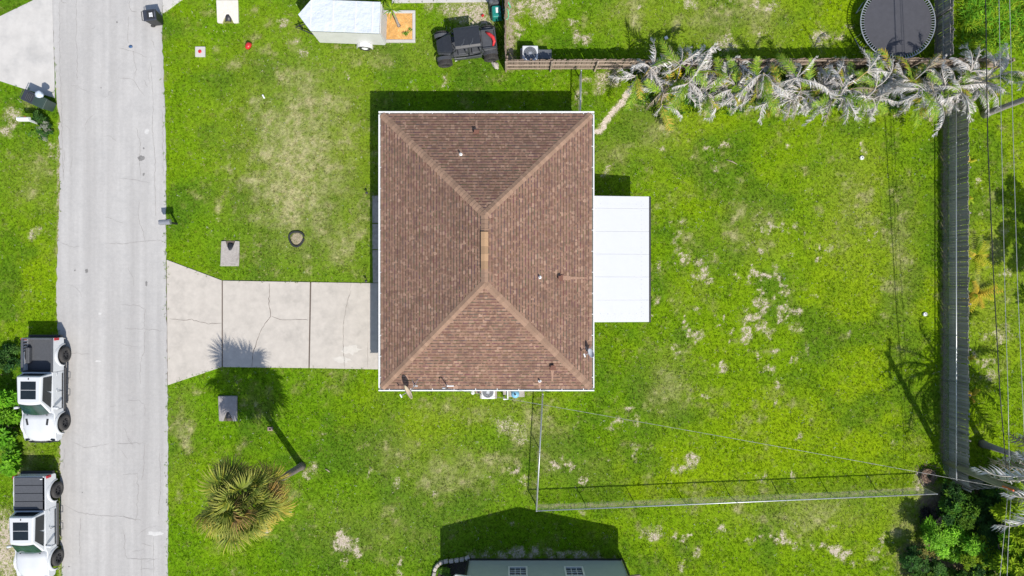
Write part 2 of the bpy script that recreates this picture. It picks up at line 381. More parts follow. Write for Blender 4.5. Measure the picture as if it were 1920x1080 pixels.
# ------------------------------------------------------------------ road and paving outlines (world polygons)
def poly(pts): return [P(*p) for p in pts]
rl = [(98, 0), (100, 60), (103, 120), (106, 180), (112, 215), (112, 270), (113, 340), (111, 400), (108, 480), (106, 560), (109, 620), (113, 700), (114, 800), (113, 900), (115, 1000), (116, 1080)]
rr = [(305, 0), (304, 60), (308, 150), (311, 270), (311, 420), (312, 560), (314, 700), (315, 850), (315, 950), (315, 1080)]
def ragged(pts, step, amp, seed):
    r = random.Random(seed); out = []
    for a, b in zip(pts[:-1], pts[1:]):
        n = max(1, int(math.dist(a, b) / step))
        for k in range(n):
            t = k / n; out.append((a[0] + (b[0] - a[0]) * t + r.gauss(0, amp), a[1] + (b[1] - a[1]) * t + r.gauss(0, amp * .3)))
    return out + [pts[-1]]
left = [(90, -3000)] + ragged(rl, 6, .9, 1) + [(150, 4000)]
right = [(300, -3000)] + ragged(rr, 6, .55, 2) + [(330, 4000)]
ROAD = [P(*p) for p in left + right[::-1]]
def road_mat():
    m, t, b = newmat('road_concrete'); co = coords(t, 'Object')
    sep = t.nodes.new('ShaderNodeSeparateXYZ'); t.links.new(co, sep.inputs[0])
    st = coords(t, 'Object', (1.6, .06, 1)); wide = noise(t, 1.0, 3, .5, st)
    f1 = noise(t, .9, 6, .7, co); f2 = noise(t, 45, 4, .8, co); f3 = noise(t, 5, 5, .7, co)
    base = mixc(t, mrange(t, wide, .35, .65, 0, 1), (.385, .374, .362), (.47, .46, .446))
    base = mixc(t, mrange(t, f1, .4, .72, 0, .4, True), base, (.36, .355, .35))
    wv = t.nodes.new('ShaderNodeTexWave'); wv.bands_direction = 'Y'; wv.inputs['Scale'].default_value = 1.6; wv.inputs['Distortion'].default_value = 3
    wv.inputs['Detail'].default_value = 3; wv.inputs['Detail Scale'].default_value = .8; t.links.new(co, wv.inputs['Vector'])
    base = vscale(t, base, mrange(t, wv.outputs['Fac'], 0, 1, .995, 1.005))
    base = vscale(t, base, mrange(t, f2, .3, .7, .86, 1.13)); base = vscale(t, base, mrange(t, f3, .3, .7, .94, 1.05))
    sp = noise(t, 1.7, 6, .85, co); base = mixc(t, mrange(t, sp, .72, .78, 0, .3), base, (.2, .19, .18))
    t.links.new(base, b.inputs['Base Color']); b.inputs['Roughness'].default_value = .9; bump(t, b, f2, .5, .01)
    return m
mb = MB(); mb.prism(ROAD, -.15, .03)
road = mb.build('road', road_mat(), fix=True, kind='structure')

def ribbon(mbx, pts, wid, z, seed, sub=14, jit=1.4):
    r = random.Random(seed); out = []
    for a, b in zip(pts[:-1], pts[1:]):
        n = max(2, int(math.dist(a, b) / 5))
        for k in range(n):
            t = k / n; out.append((a[0] + (b[0] - a[0]) * t + r.gauss(0, jit * .5), a[1] + (b[1] - a[1]) * t + r.gauss(0, jit * .5)))
    out.append(pts[-1]); W = [Vector((*P(*p), z)) for p in out]; n0 = len(mbx.v); vs = []
    for i, p in enumerate(W):
        d = (W[min(i + 1, len(W) - 1)] - W[max(i - 1, 0)]).normalized(); nrm = Vector((-d.y, d.x, 0))
        e = .35 if i in (0, len(W) - 1) else r.uniform(.5, 1.3)
        vs += [p + nrm * wid * e / 2, p - nrm * wid * e / 2]
    mbx.add(vs, [(2 * i, 2 * i + 1, 2 * i + 3, 2 * i + 2) for i in range(len(W) - 1)])
ROADCR = [[(112,5),(112,40),(113,130),(115,165),(116,215),(118,290),(119,340)],[(144,0),(144,60),(142,72),(145,90),(145,150)],[(243,0),(242,12),(248,22),(258,23)],[(242,30),(240,60),(242,82)],
[(283,115),(285,150),(288,185),(286,240),(289,270),(291,300),(291,345),(292,405)],[(225,92),(255,98),(275,107)],[(222,147),(247,147),(255,155),(262,170),(272,180)],[(262,300),(264,330)],[(261,375),(260,410),(268,430),(274,455)],
[(225,334),(250,337),(282,343)],[(115,455),(130,462),(150,462)],[(198,456),(235,457),(260,453),(305,450)],[(228,571),(262,573),(272,580),(270,615)],[(232,616),(270,617),(305,620)],[(273,620),(271,660),(263,680),(264,720)],
[(240,750),(260,752),(272,758),(272,780)],[(220,831),(272,831),(270,880),(266,900)],[(232,890),(258,888),(260,920),(256,975),(243,972),(232,968)],[(120,945),(150,962),(200,967),(232,968),(265,975)],
[(300,850),(302,900),(299,950),(298,970)],[(234,1000),(235,1040),(240,1047),(265,1047),(290,1048)],[(266,1047),(266,1080)],[(265,1018),(285,1024)],[(288,1005),(289,1080)],[(151,970),(150,1040)],[(265,1066),(290,1066)],[(122,840),(120,880)],
[(115,0),(116,4),(126,6)],[(250,95),(255,130),(252,150)],[(257,240),(264,270),(262,300)],[(305,210),(306,260),(307,330)],[(120,660),(170,664)],[(128,710),(140,712)],[(140,830),(160,840),(205,832)],[(285,75),(290,90)],[(270,150),(278,163)],[(121,280),(120,330)]]
mb = MB()
for i, c in enumerate(ROADCR): ribbon(mb, c, .017, .0345, i)
r_ = random.Random(5)
for i in range(22):
    x0 = r_.uniform(120, 300); y0 = r_.uniform(0, 1080); L = r_.uniform(10, 45); a = r_.choice([0, 0, math.pi / 2]) + r_.gauss(0, .25)
    pts = [(x0, y0)]
    for k in range(3): a += r_.gauss(0, .3); pts.append((pts[-1][0] + L / 3 * math.cos(a), pts[-1][1] + L / 3 * math.sin(a)))
    if 118 < pts[-1][0] < 303: ribbon(mb, pts, .011, .0345, 100 + i)
mb.build('crack', CRACK, road, kind='stuff')
STAIN = mat('road_stain', (.2, .195, .19), .85, var=.3, scale=10)
PALE = mat('pale_patch', (.55, .545, .53), .9, var=.12, scale=6)
def blot(px, py, rx, ry, z, seed, name, m, parent, spike=.25):
    r = random.Random(seed); pts = []
    for k in range(18):
        a = 2 * math.pi * k / 18; q = 1 + r.uniform(-spike, spike); pts.append(P(px + rx * q * math.cos(a), py + ry * q * math.sin(a)))
    o = MB(); o.add([(x, y, z) for x, y in pts][::-1], [tuple(range(18))]); return o.build(name, m, parent)
for i, (a, b, rx, ry) in enumerate([(265, 297, 6, 5), (163, 508, 3, 4), (141, 507, 1.5, 1.5), (275, 532, 2, 5), (270, 327, 2, 3), (270, 278, 1.5, 2), (220, 42, 1.5, 2), (190, 165, 1.2, 1.2), (130, 1062, 2, 1), (155, 923, 1, 1.3)]):
    blot(a, b, rx, ry, .0345, i, 'oil_stain', STAIN, road)
for i, (a, b, rx, ry) in enumerate([(292, 1000, 16, 4), (276, 247, 4, 5), (185, 677, 6, 2), (188, 588, 3, 2)]):
    blot(a, b, rx, ry, .0342, 50 + i, 'pale_patch', PALE, road)

# --- driveways
drive = thing('driveway', None, None, (0, 0, 0)); drive['kind'] = 'structure'
D1 = [(313, 487), (416, 525.5), (416, 688), (315, 722)]; D2 = [(418.3, 526), (581.3, 529), (578.5, 690), (418.3, 688)]; D3 = [(584, 529), (709, 531), (709, 692.3), (581, 690)]
for k in (D1, D2, D3):
    o = MB(); o.prism(poly(k), -.12, .045); o.build('slab', CONC, drive, bevel=.012)
W_ = [[(698.5, 367), (724, 367), (724, 418), (698.5, 418)], [(698.5, 420), (724, 420), (724, 467), (698.5, 467)], [(698.5, 469), (724, 469), (724, 530), (699.5, 530)]]
mb = MB(); mb.prism(poly([(312, 488), (417, 526), (700, 531), (724, 531), (724, 691), (417, 687), (313, 720)]), -.14, -.004); mb.build('joint_fill', JOINT, drive)
mb = MB()
for i, (c, wd) in enumerate([([(319,598),(345,600),(360,599),(375,603),(392,607),(416,606)], .022), ([(506,530),(505,575),(509,593),(497,606),(487,625),(480,645),(474,665),(473,688)], .03), ([(509,593),(530,600),(555,599),(579,600)], .022),
                             ([(657,545),(650,575),(645,600),(643,640),(646,690)], .02), ([(658,531),(656,545)], .012), ([(690,640),(689,690)], .01)]): ribbon(mb, c, wd, .049, 300 + i, jit=1.0)
mb.build('crack', JOINT, drive, kind='stuff')
CREAM = mat('cream_patch', (.56, .53, .48), .9, var=.1, scale=4)
blot(658, 655, 17, 9, .049, 70, 'pale_patch', CREAM, drive, .35); blot(640, 674, 20, 5, .049, 71, 'pale_patch', CREAM, drive, .35)
walk = thing('path', None, None); walk['kind'] = 'structure'
for k in W_:
    o = MB(); o.prism(poly(k), -.12, .04); o.build('slab', CONCG, walk, bevel=.01)
nd = thing('neighbour_driveway', None, None); nd['kind'] = 'structure'
NW = [(97, -60), (100, 60), (102.5, 130), (103, 184), (40, 165), (0, 152), (-120, 110), (-200, 95), (-200, 70), (0, 31), (62, 1), (70, -60)]
o = MB(); o.prism(poly(NW), -.12, .038); o.build('slab', CONCW, nd, bevel=.01)
ne = thing('neighbour_driveway', None, None); ne['kind'] = 'structure'
NE = [(305.5, -80), (460, -80), (345, -3), (318, 17), (305.5, 25)]
o = MB(); o.prism(poly(NE), -.12, .04); o.build('slab', CONCW, ne, bevel=.01)
nsw = thing('path', None, None); nsw['kind'] = 'structure'
NS = [(735, -30), (916, -30), (916, 4), (735, 6)]
o = MB(); o.prism(poly(NS), -.1, .035); o.build('slab', CONCW, nsw, bevel=.01)

# ------------------------------------------------------------------ grass blades
def inpoly(x, y, pg):
    c = np.zeros(len(x), bool); n = len(pg)
    for i in range(n):
        x1, y1 = pg[i]; x2, y2 = pg[(i + 1) % n]
        if y1 == y2: continue
        c ^= ((y1 > y) != (y2 > y)) & (x < (x2 - x1) * (y - y1) / (y2 - y1) + x1)
    return c
HOUSE = dict(x0=-6.75, x1=3.95, y0=-5.0, y1=9.1)
EXCL = [poly(k) for k in (D1, [(416, 525), (724, 530), (724, 692), (416, 689)], [(698, 366), (724, 366), (724, 532), (698, 532)], NW, NE, NS)] + \
       [[(-7.1, -5.2), (4.3, -5.2), (4.3, 9.4), (-7.1, 9.4)], [(4, -2), (7.5, -2), (7.5, 5.1), (4, 5.1)], [(-7.8, 14.35), (-5.6, 14.35), (-5.6, 16.3), (-7.8, 16.3)], [(-2.6, -30), (6.5, -30), (6.5, -15.85), (-2.6, -15.85)]]
def make_grass(n, seed):
    r = np.random.RandomState(seed)
    x = r.uniform(-33.5, 33.5, n); y = r.uniform(-20, 20, n)
    jx = x + r.normal(0, .07, n); jy = y + r.normal(0, .07, n); rx = inpoly(jx, jy, ROAD); on = inpoly(x, y, ROAD)
    for e in EXCL: rx |= inpoly(jx, jy, e); on |= inpoly(x, y, e)
    x = x[~rx]; y = y[~rx]; on = on[~rx]
    bare, dirt_shade, dry, yel, dark = patch_fields(x, y)
    keep = (bare + (fbm(x, y, 7, 91, 3) - .5) * 2.0) < .55
    keep |= r.rand(len(x)) < .04
    x, y, dry, yel, dark, on = [q[keep] for q in (x, y, dry, yel, dark, on)]; n = len(x)
    nn = fbm(x, y, 4.5, 81, 3); c = grass_colour(dry, yel, dark, nn) * r.uniform(.58, 1.5, (n, 1)) * (1 + r.uniform(-.12, .12, (n, 3)))
    straw = r.rand(n) < (.03 + .16 * np.clip(dry, 0, 1)); c[straw] = DRYC * r.uniform(.7, 1.4, (straw.sum(), 1)); spk = r.rand(n) < .012; c[spk] = (.62, .66, .5); spk = r.rand(n) < .12; c[spk] *= .45
    B = 4; h = (r.uniform(.035, .085, n) * (1 - .35 * dry))[:, None]
    bx = np.repeat(x, B).reshape(n, B) + r.normal(0, .03, (n, B)); by = np.repeat(y, B).reshape(n, B) + r.normal(0, .03, (n, B))
    bz = gz(bx, by) - .025 + on[:, None] * .06
    ang = r.uniform(0, 2 * np.pi, (n, B)); lean = r.uniform(.3, 1.5, (n, B)) * h; wd = r.uniform(.008, .018, (n, B))
    tx, ty, tz = bx + np.cos(ang) * lean, by + np.sin(ang) * lean, bz + .02 + h * r.uniform(.6, 1.1, (n, B))
    ox, oy = -np.sin(ang) * wd, np.cos(ang) * wd
    v = np.stack([np.stack([bx + ox, by + oy, bz], -1), np.stack([bx - ox, by - oy, bz], -1), np.stack([tx, ty, tz], -1)], 2).reshape(-1, 3).astype('f')
    nf = n * B; me = bpy.data.meshes.new('grass')
    me.vertices.add(len(v)); me.vertices.foreach_set('co', v.ravel())
    me.loops.add(nf * 3); me.loops.foreach_set('vertex_index', np.arange(nf * 3, dtype='i'))
    me.polygons.add(nf); me.polygons.foreach_set('loop_start', np.arange(0, nf * 3, 3, dtype='i'))
    me.update(calc_edges=True)
    a = me.color_attributes.new('col', 'FLOAT_COLOR', 'POINT'); cc = np.repeat(np.concatenate([c, np.ones((n, 1))], 1), B * 3, 0)
    a.data.foreach_set('color', cc.astype('f').ravel())
    m = mat('grass_blade', None, .6, var=.05, attr=True, trans=.35, spec=.1)
    return link('grass', me, m, kind='stuff', label='short mottled green lawn grass around the house', cat='grass')
make_grass(270000, 4)
# ------------------------------------------------------------------ main house
EZ = 2.70; X0, X1 = P(716, 0, EZ)[0], P(1108, 0, EZ)[0]; Y1, Y0 = P(0, 215, EZ)[1], P(0, 727, EZ)[1]
HW = (X1 - X0) / 2; XC = (X0 + X1) / 2; SLOPE = .415; RZ = EZ + HW * SLOPE
house = thing('house', 'single-storey house with brown shingled hip roof and white gutters', 'house', (0, 0, 0))
STUCCO = mat('stucco', (.62, .56, .47), .9, var=.08, scale=3, bmp=.005, bscale=60)
mb = MB()
wx0, wx1, wy0, wy1 = X0 + .5, X1 - .5, Y0 + .5, Y1 - .5
for a, b, c, d in ((wx0, wy0, wx1, wy0 + .2), (wx0, wy1 - .2, wx1, wy1), (wx0, wy0 + .2, wx0 + .2, wy1 - .2), (wx1 - .2, wy0 + .2, wx1, wy1 - .2)):
    mb.box(((a + c) / 2, (b + d) / 2, 1.27), (c - a, d - b, 2.62))
mb.build('wall', STUCCO, house)
# garage door, front door, windows (under the eaves)
GDOOR = mat('garage_door', (.7, .69, .66), .5, var=.05)
gd = MB(); gd.box((wx0 - .02, -2.2, 1.1), (.05, 4.6, 2.12)); gdo = gd.build('garage_door', GDOOR, house)
for k in range(1, 4):
    q = MB(); q.box((wx0 - .05, -2.2, .1 + k * .5), (.02, 4.5, .03)); q.build('panel_rib', GDOOR, gdo)
fd = MB(); fd.box((wx0 - .02, 3.2, 1.06), (.05, .95, 2.05)); fd.build('door', mat('door_paint', (.25, .07, .05), .4), house)
for (cx, cy, dx, dy) in ((wx0 - .02, 6.6, .05, 1.6), (wx1 + .02, 7.2, .05, 1.2), (wx1 + .02, -3.6, .05, 1.2), (-4.5, wy0 - .02, 1.2, .05), (2.6, wy0 - .02, .9, .05), (-4.0, wy1 + .02, 1.2, .05), (1.0, wy1 + .02, 1.2, .05)):
    q = MB(); q.box((cx, cy, 1.55), (dx, dy, 1.1)); wo_ = q.build('window', WHITE, house)
    q = MB(); q.box((cx, cy, 1.55), (dx + .02 if dx < .1 else dx - .14, dy + .02 if dy < .1 else dy - .14, .96)); q.build('pane', GLASS, wo_)
q = MB(); q.box((XC, (Y0 + Y1) / 2, EZ - .085), (X1 - X0 - .1, Y1 - Y0 - .1, .03)); q.build('soffit', WHITE, house)
q = MB()
for a, b, c, d in ((X0, Y0, X1, Y0 + .03), (X0, Y1 - .03, X1, Y1), (X0, Y0 + .03, X0 + .03, Y1 - .03), (X1 - .03, Y0 + .03, X1, Y1 - .03)):
    q.box(((a + c) / 2, (b + d) / 2, EZ - .115), (c - a, d - b, .2))
q.build('fascia', WHITE, house)
# roof deck
yr0, yr1 = Y0 + HW, Y1 - HW
UND = mat('roof_underlay', (.06, .045, .04), .95, var=.2, scale=9)
mb = MB(); mb.add([(X0, Y0, EZ - .02), (X1, Y0, EZ - .02), (X1, Y1, EZ - .02), (X0, Y1, EZ - .02), (XC, yr0, RZ - .02), (XC, yr1, RZ - .02)],
       [(0, 1, 4), (1, 2, 5, 4), (2, 3, 5), (3, 0, 4, 5), (3, 2, 1, 0)])
roof = mb.build('roof', UND, house)
SHING = mat('asphalt_shingle', None, .95, var=.12, scale=55, attr=True, spec=.2, bmp=.004, bscale=120, stain=((.07, .05, .042), .35, .55))
sr = random.Random(3)
def shingles(origin, uax, inward, length):
    """one hip face: courses of dark base strip with lighter raised tabs; u along the eave, d the plan distance from the eave"""
    mbx = MB(); O = Vector(origin); U = Vector(uax); I = Vector(inward); nrm = (Vector((0, 0, 1)) - I * SLOPE).normalized()
    def pt(u, d, h): return O + U * u + I * d + Vector((0, 0, SLOPE * d)) + nrm * h
    dd = .158; n = int(HW / dd)
    for k in range(n + 1):
        d0 = k * dd - (.05 if k == 0 else 0); d1 = min(HW, k * dd + dd + .03); row = sr.uniform(.96, 1.04)
        def strip(u0, u1, ha, hb, col, e1=d1):
            a0 = max(u0, d0); b0 = min(u1, length - d0); a1 = min(max(u0, e1), length / 2 if e1 >= HW - .01 else 1e9); b1 = max(min(u1, length - e1), a1 if a1 < length - e1 else length - e1)
            if b0 - a0 < .01: return
            a1 = min(max(u0, e1), length - e1); b1 = max(min(u1, length - e1), e1) if length - e1 > e1 else a1
            mbx.col = col
            mbx.add([pt(a0, d0, 0), pt(b0, d0, 0), pt(a0, d0, ha), pt(b0, d0, ha), pt(b1, e1, hb), pt(a1, e1, hb)], [(0, 1, 3, 2), (2, 3, 4, 5)])
        u = d0 - sr.uniform(0, .3)
        while u < length - d0:
            wdt = sr.uniform(.10, .24); s_ = sr.uniform(.92, 1.08) * row
            strip(u, u + wdt, .022, .006, tuple(c * s_ for c in (.240, .146, .104))); u += wdt
        u = d0 - sr.uniform(0, .4)
        while u < length - d0:
            wdt = sr.choice([.1, .14, .18, .2, .26]); gap = sr.choice([.05, .08, .12, .2])
            q_ = sr.random(); tone = (.262, .160, .114) if q_ < .55 else ((.32, .205, .148) if q_ < .72 else (.195, .116, .084))
            s_ = sr.uniform(.9, 1.1) * row
            strip(u, u + wdt, .03, .014, tuple(c * s_ for c in tone)); u += wdt + gap
        if k:  # dark dashes paint in the shadow line below each course butt
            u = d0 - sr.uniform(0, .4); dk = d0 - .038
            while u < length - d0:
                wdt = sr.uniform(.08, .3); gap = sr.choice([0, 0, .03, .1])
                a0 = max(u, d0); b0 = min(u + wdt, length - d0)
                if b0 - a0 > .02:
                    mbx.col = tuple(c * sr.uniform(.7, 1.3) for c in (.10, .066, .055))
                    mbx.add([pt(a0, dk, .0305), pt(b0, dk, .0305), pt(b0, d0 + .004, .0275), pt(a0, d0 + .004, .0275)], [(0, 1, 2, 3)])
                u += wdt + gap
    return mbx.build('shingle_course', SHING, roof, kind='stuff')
shingles((X0, Y0, EZ), (1, 0, 0), (0, 1, 0), X1 - X0)
shingles((X1, Y0, EZ), (0, 1, 0), (-1, 0, 0), Y1 - Y0)
shingles((X1, Y1, EZ), (-1, 0, 0), (0, -1, 0), X1 - X0)
shingles((X0, Y1, EZ), (0, -1, 0), (1, 0, 0), Y1 - Y0)
# hip and ridge caps, one piece each
CAP = mat('cap_shingle', (.285, .185, .13), .95, var=.2, scale=40, rand=.16, spec=.2, bmp=.004, bscale=120)
def cap_mesh(fall):
    m_ = MB(); w2, L = .19, .235; t_ = .016
    vs = []
    for y, dz in ((0, .024), (L, .004)):
        vs += [(-w2, y, dz - fall * w2), (0, y, dz + .012), (w2, y, dz - fall * w2)]
    vs += [(-w2, 0, -fall * w2 - t_ + .012), (0, 0, 0), (w2, 0, -fall * w2 - t_ + .012)]
    m_.add(vs, [(0, 1, 4, 3), (1, 2, 5, 4), (6, 7, 1, 0), (7, 8, 2, 1)]); return m_.mesh('cap')
capm = cap_mesh(.285); rdm = cap_mesh(.40)
def caps(a, b, me, lift=.02):
    a, b = Vector(a), Vector(b); d = b - a; L = d.length; d.normalize(); n = int(L / .2)
    x = d.cross(Vector((0, 0, 1))).normalized(); z = x.cross(d); M4 = Matrix((x, d, z)).transposed().to_4x4()
    for k in range(n):
        o = link('ridge_cap', me, CAP, roof); M4.translation = a + d * (L * k / n) + z * lift; o.matrix_local = M4
for cx, cy, ry in ((X0, Y0, yr0), (X1, Y0, yr0), (X0, Y1, yr1), (X1, Y1, yr1)): caps((cx, cy, EZ), (XC, ry, RZ), capm)
caps((XC, yr0 + .02, RZ), (XC, yr0 + .75, RZ), rdm); caps((XC, yr1 - .02, RZ), (XC, yr1 - .95, RZ), rdm)
# ridge vent of tan segments
VT = mat('ridge_vent', (.36, .225, .125), .8, var=.15, scale=14, stretch=(1, 8, 1), rand=.18)
nv = 5; va, vb = yr0 + .72, yr1 - .88
for k in range(nv):
    ya = va + (vb - va) * k / nv; yb = va + (vb - va) * (k + 1) / nv - .004
    q = MB(); z0 = RZ + .02; q.loft([[(XC - .19, y, z0 - .1), (XC + .19, y, z0 - .1), (XC + .19, y, z0 + .05), (XC, y, z0 + .11), (XC - .19, y, z0 + .05)] for y in (ya, yb)])
    q.build('ridge_vent', VT, roof, fix=True)
q = MB(); q.box((XC - .215, (va + vb) / 2, RZ - .05), (.04, vb - va, .06)); q.build('vent_gap', UND, roof)
def roofz(x, y):
    return EZ + SLOPE * min(x - X0, X1 - x, y - Y0, Y1 - y)
def rp(px, py):
    z = EZ
    for _ in range(12): x, y = P(px, py, z); z = roofz(x, y)
    return x, y, z
# roof vents and pipes
RUST = mat('rusty_vent', (.17, .075, .05), .8, var=.4, scale=14)
for px, py, s in ((893, 249, .16), (1050, 521, .16), (1036, 688, .17)):
    x, y, z = rp(px, py); q = MB(); q.box((x, y, z + .02), (s * 2, s * 2, .05)); q.box((x, y, z + .12), (s, s, .24), top=(.9, .9)); v_ = q.build('roof_vent', RUST, roof)
    q = MB(); q.box((x, y, z + .26), (s * 1.3, s * 1.3, .05)); q.build('vent_cap', RUST, v_)
for px, py in ((864, 290), (1012, 520), (1012, 714)):
    x, y, z = rp(px, py); q = MB(); q.lathe([(.1, -.02), (.09, .04), (.045, .06), (.045, .28), (.035, .28), (.035, .2)], 12, loc=(x, y, z)); q.build('vent_pipe', WHITE, roof)
STREAK = mat('rust_streak', (.31, .19, .135), .95, var=.25, scale=12)
for px, py, dx, dy, L in ((893, 249, 0, 1, .75), (864, 290, 0, 1, .35), (1050, 521, 1, 0, 1.5), (1036, 688, 0, -1, .8), (1012, 714, 0, -1, .4)):
    x, y, z = rp(px, py); D_ = Vector((dx, dy, -SLOPE)); S_ = Vector((dy, dx, 0)); q = MB(); c = Vector((x, y, z)) + Vector((dx * SLOPE, dy * SLOPE, 1)).normalized() * .036; n_ = 7; vs = []
    for k in range(n_ + 1):
        w_ = .12 * (1 - .7 * k / n_) * sr.uniform(.6, 1.3); p_ = c + D_ * (L * k / n_); vs += [p_ + S_ * w_, p_ - S_ * w_]
    q.add(vs, [(2 * k, 2 * k + 1, 2 * k + 3, 2 * k + 2) for k in range(n_)]); q.build('rust_streak', STREAK, roof)
# gutters with hangers
GFLOOR = mat('gutter_floor', (.24, .25, .19), .95, var=.5, scale=5)
def gutter(a, b, outv):
    a, b, n_ = Vector(a), Vector(b), Vector(outv); prof = [(0, 0), (0, -.12), (.10, -.12), (.135, -.01), (.165, -.01), (.165, -.02), (.145, -.03), (.112, -.135), (-.0, -.135)]
    prof = [(.004, 0), (.004, -.135), (.112, -.135), (.15, -.03), (.185, -.03), (.185, 0), (.128, 0), (.095, -.115), (.016, -.115), (.016, 0)]
    secs = []
    for p in (a, b): secs.append([p + n_ * u + Vector((0, 0, w_)) for u, w_ in prof])
    q = MB(); q.loft(secs); go = q.build('gutter', WHITE, house, fix=True)
    q = MB(); q.bar(a + n_ * .058 + Vector((0, 0, -.1)), b + n_ * .058 + Vector((0, 0, -.1)), .07, .02); q.build('floor_strip', GFLOOR, go)  # grey-green strip along the gutter floor
    L = (b - a).length; nn_ = int(L / 1.12); d = (b - a).normalized()
    for k in range(nn_):
        c = a + d * (L * (k + .5) / nn_) + n_ * .075 + Vector((0, 0, -.002))
        h_ = MB(); h_.box((0, 0, 0), (.16, .035, .02)); h_.build('hanger', WHITE, go, loc=c, rot=(0, 0, math.atan2(n_.y, n_.x)))
    return go
G = .185
gutter((X0 - G, Y1, EZ), (X1 + G, Y1, EZ), (0, 1, 0)); gutter((X1 + G, Y0, EZ), (X0 - G, Y0, EZ), (0, -1, 0))
gutter((X0, Y0, EZ), (X0, Y1, EZ), (-1, 0, 0)); gutter((X1, Y1, EZ), (X1, Y0, EZ), (1, 0, 0))
for x, y in ((X0 + .3, Y0 - .08), (X1 - .3, Y1 + .08), (X0 + .3, Y1 + .08)):
    sgn = 1 if y < 0 else -1
    q = MB(); q.tube([(x, y, EZ - .12), (x, y + sgn * .1, EZ - .3), (x, y + sgn * .5, EZ - .55), (x, y + sgn * .52, .15), (x, y + sgn * .2, .05)], .045, 6); q.build('downspout', WHITE, house)

# satellite dishes, antenna mast
def dish(name, label, ctr, nrm_, rad, foot, m, armlen):
    t_ = thing(name, label, 'dish', foot); F_ = Vector(foot); ctr = Vector(ctr) - F_; nrm_ = Vector(nrm_).normalized()
    rot = nrm_.to_track_quat('Z', 'Y').to_matrix().to_4x4()
    q = MB(); pr = [(rad * k / 6, .16 * rad * (k / 6) ** 2 * 2) for k in range(7)]; pr[0] = (.002, 0)
    pr += [(rad, pr[-1][1] - .012)] + [(r_, z_ - .014) for r_, z_ in pr[5::-1]]
    S = Matrix.Diagonal((1, .92, 1, 1)); q.lathe(pr, 28, M=rot @ S, loc=ctr); q.build('reflector', m, t_, smooth=True, fix=True)
    side = rot @ Vector((0, -1, 0)); f0 = ctr + side * rad * .9 - nrm_ * .02; f1 = ctr + nrm_ * armlen + side * rad * .55
    q = MB(); q.tube([ctr - nrm_ * .05, f0 - nrm_ * .03, f1], .02, 6); q.build('feed_arm', STEEL, t_)
    q = MB(); q.bar(f1 + side.cross(nrm_) * .1, f1 - side.cross(nrm_) * .1, .07, .07); q.build('receiver', WHITE, t_, bevel=.01)
    q = MB(); q.tube([(0, 0, 0), (0, 0, max(.1, ctr.z * .55)), ctr - nrm_ * .06], .025, 8); q.build('mast', STEEL, t_)
    q = MB(); q.box((0, 0, .01), (.25, .18, .03)); q.build('base_plate', STEEL, t_)
    for s in (-1, 1):
        q = MB(); q.tube([(0, 0, max(.12, ctr.z * .5)), (s * .18, .38, .38 * SLOPE * (1 if abs(ctr.y) < 9 else 1))], .012, 6); q.build('brace', STEEL, t_)
TAN = mat('tan_dish', (.62, .50, .36), .45, var=.08, scale=5)
fx, fy, fz = rp(779, 722); cz = 3.55; cx, cy = P(769, 733, cz)
dish('satellite_dish', 'tan oval satellite dish over the front gutter at the bottom left roof corner', (cx, cy, cz), (-.78, -.42, .46), .42, (fx, fy, fz), TAN, .5)
fx, fy, fz = rp(1103, 662); cz = 3.3; cx, cy = P(1110, 661, cz)
dish('satellite_dish', 'small grey satellite dish on the right edge of the brown roof', (cx, cy, cz), (-.8, -.28, .52), .27, (fx, fy, fz), mat('grey_dish', (.5, .53, .57), .4, var=.05), .42)
mx, my, mz = rp(838, 723); MASTZ = mz + .85
q = thing('service_mast', 'thin power service mast with looped cable on the lower roof edge', 'mast', (mx, my, mz))
a = MB(); a.tube([(0, 0, -.3), (0, 0, .85)], .03, 8); a.build('pipe', STEEL, q)
a = MB(); a.tube([(0, 0, .85), (-.03, 0, .93), (-.12, 0, .93), (-.15, 0, .84)], .045, 8); a.build('weatherhead', STEEL, q)
a = MB(); a.tube([(-.14, 0, .84), (-.25, -.05, .6), (-.3, -.08, .35), (-.18, -.1, .2), (.05, -.08, .35), (.12, -.03, .62), (.05, 0, .75)], .014, 6); a.build('drip_loop', BLACKP, q)
a = MB(); a.box((.2, -.02, .02), (.35, .06, .05)); a.lathe([(.07, -.02), (.05, .06), (.03, .07)], 10); a.build('base_flashing', WHITE, q)

# ------------------------------------------------------------------ patio cover
pz = 2.2; pc = thing('patio_cover', 'flat white panel patio roof attached to the back of the house', 'patio cover', (0, 0, 0))
ax, ay1 = P(1113.5, 367.5, 2.45)[0], P(0, 367.5, 2.3)[1]; bx = P(1217, 0, 2.14)[0]; ay0 = P(0, 604, 2.3)[1]
ax = X1 + .19
sl = lambda x: 2.44 + (2.13 - 2.44) * (x - ax) / (bx - ax)
seams = [367.5, 390.5, 433.7, 476.3, 519, 562.5, 604]
for k in range(6):
    yb_, ya_ = P(0, seams[k], 2.3)[1], P(0, seams[k + 1], 2.3)[1]
    q = MB(); q.prism([(ax, ya_ + .006), (bx, ya_ + .006), (bx, yb_ - .006), (ax, yb_ - .006)], lambda p: sl(p[0]) - .075, lambda p: sl(p[0]))
    po = q.build('roof_panel', PATIOW, pc, bevel=.006)
q = MB()
for k in range(5):
    yy = P(0, seams[k + 1], 2.3)[1]; q.bar((ax, yy, sl(ax) - .03), (bx - .02, yy, sl(bx) - .03), .004, .05)
q.build('seam', STEEL, pc)
SCREW = mat('screw', (.5, .52, .53), .5)
q = MB()
for k in range(13):
    t_ = .12 + .78 * k / 12; x = ax + (bx - ax) * t_
    if k % 2 == 0:
        for yy in (ay1 - .45, ay0 + .45): q.lathe([(.018, 0), (.018, .012)], 6, loc=(x, yy, sl(x)))
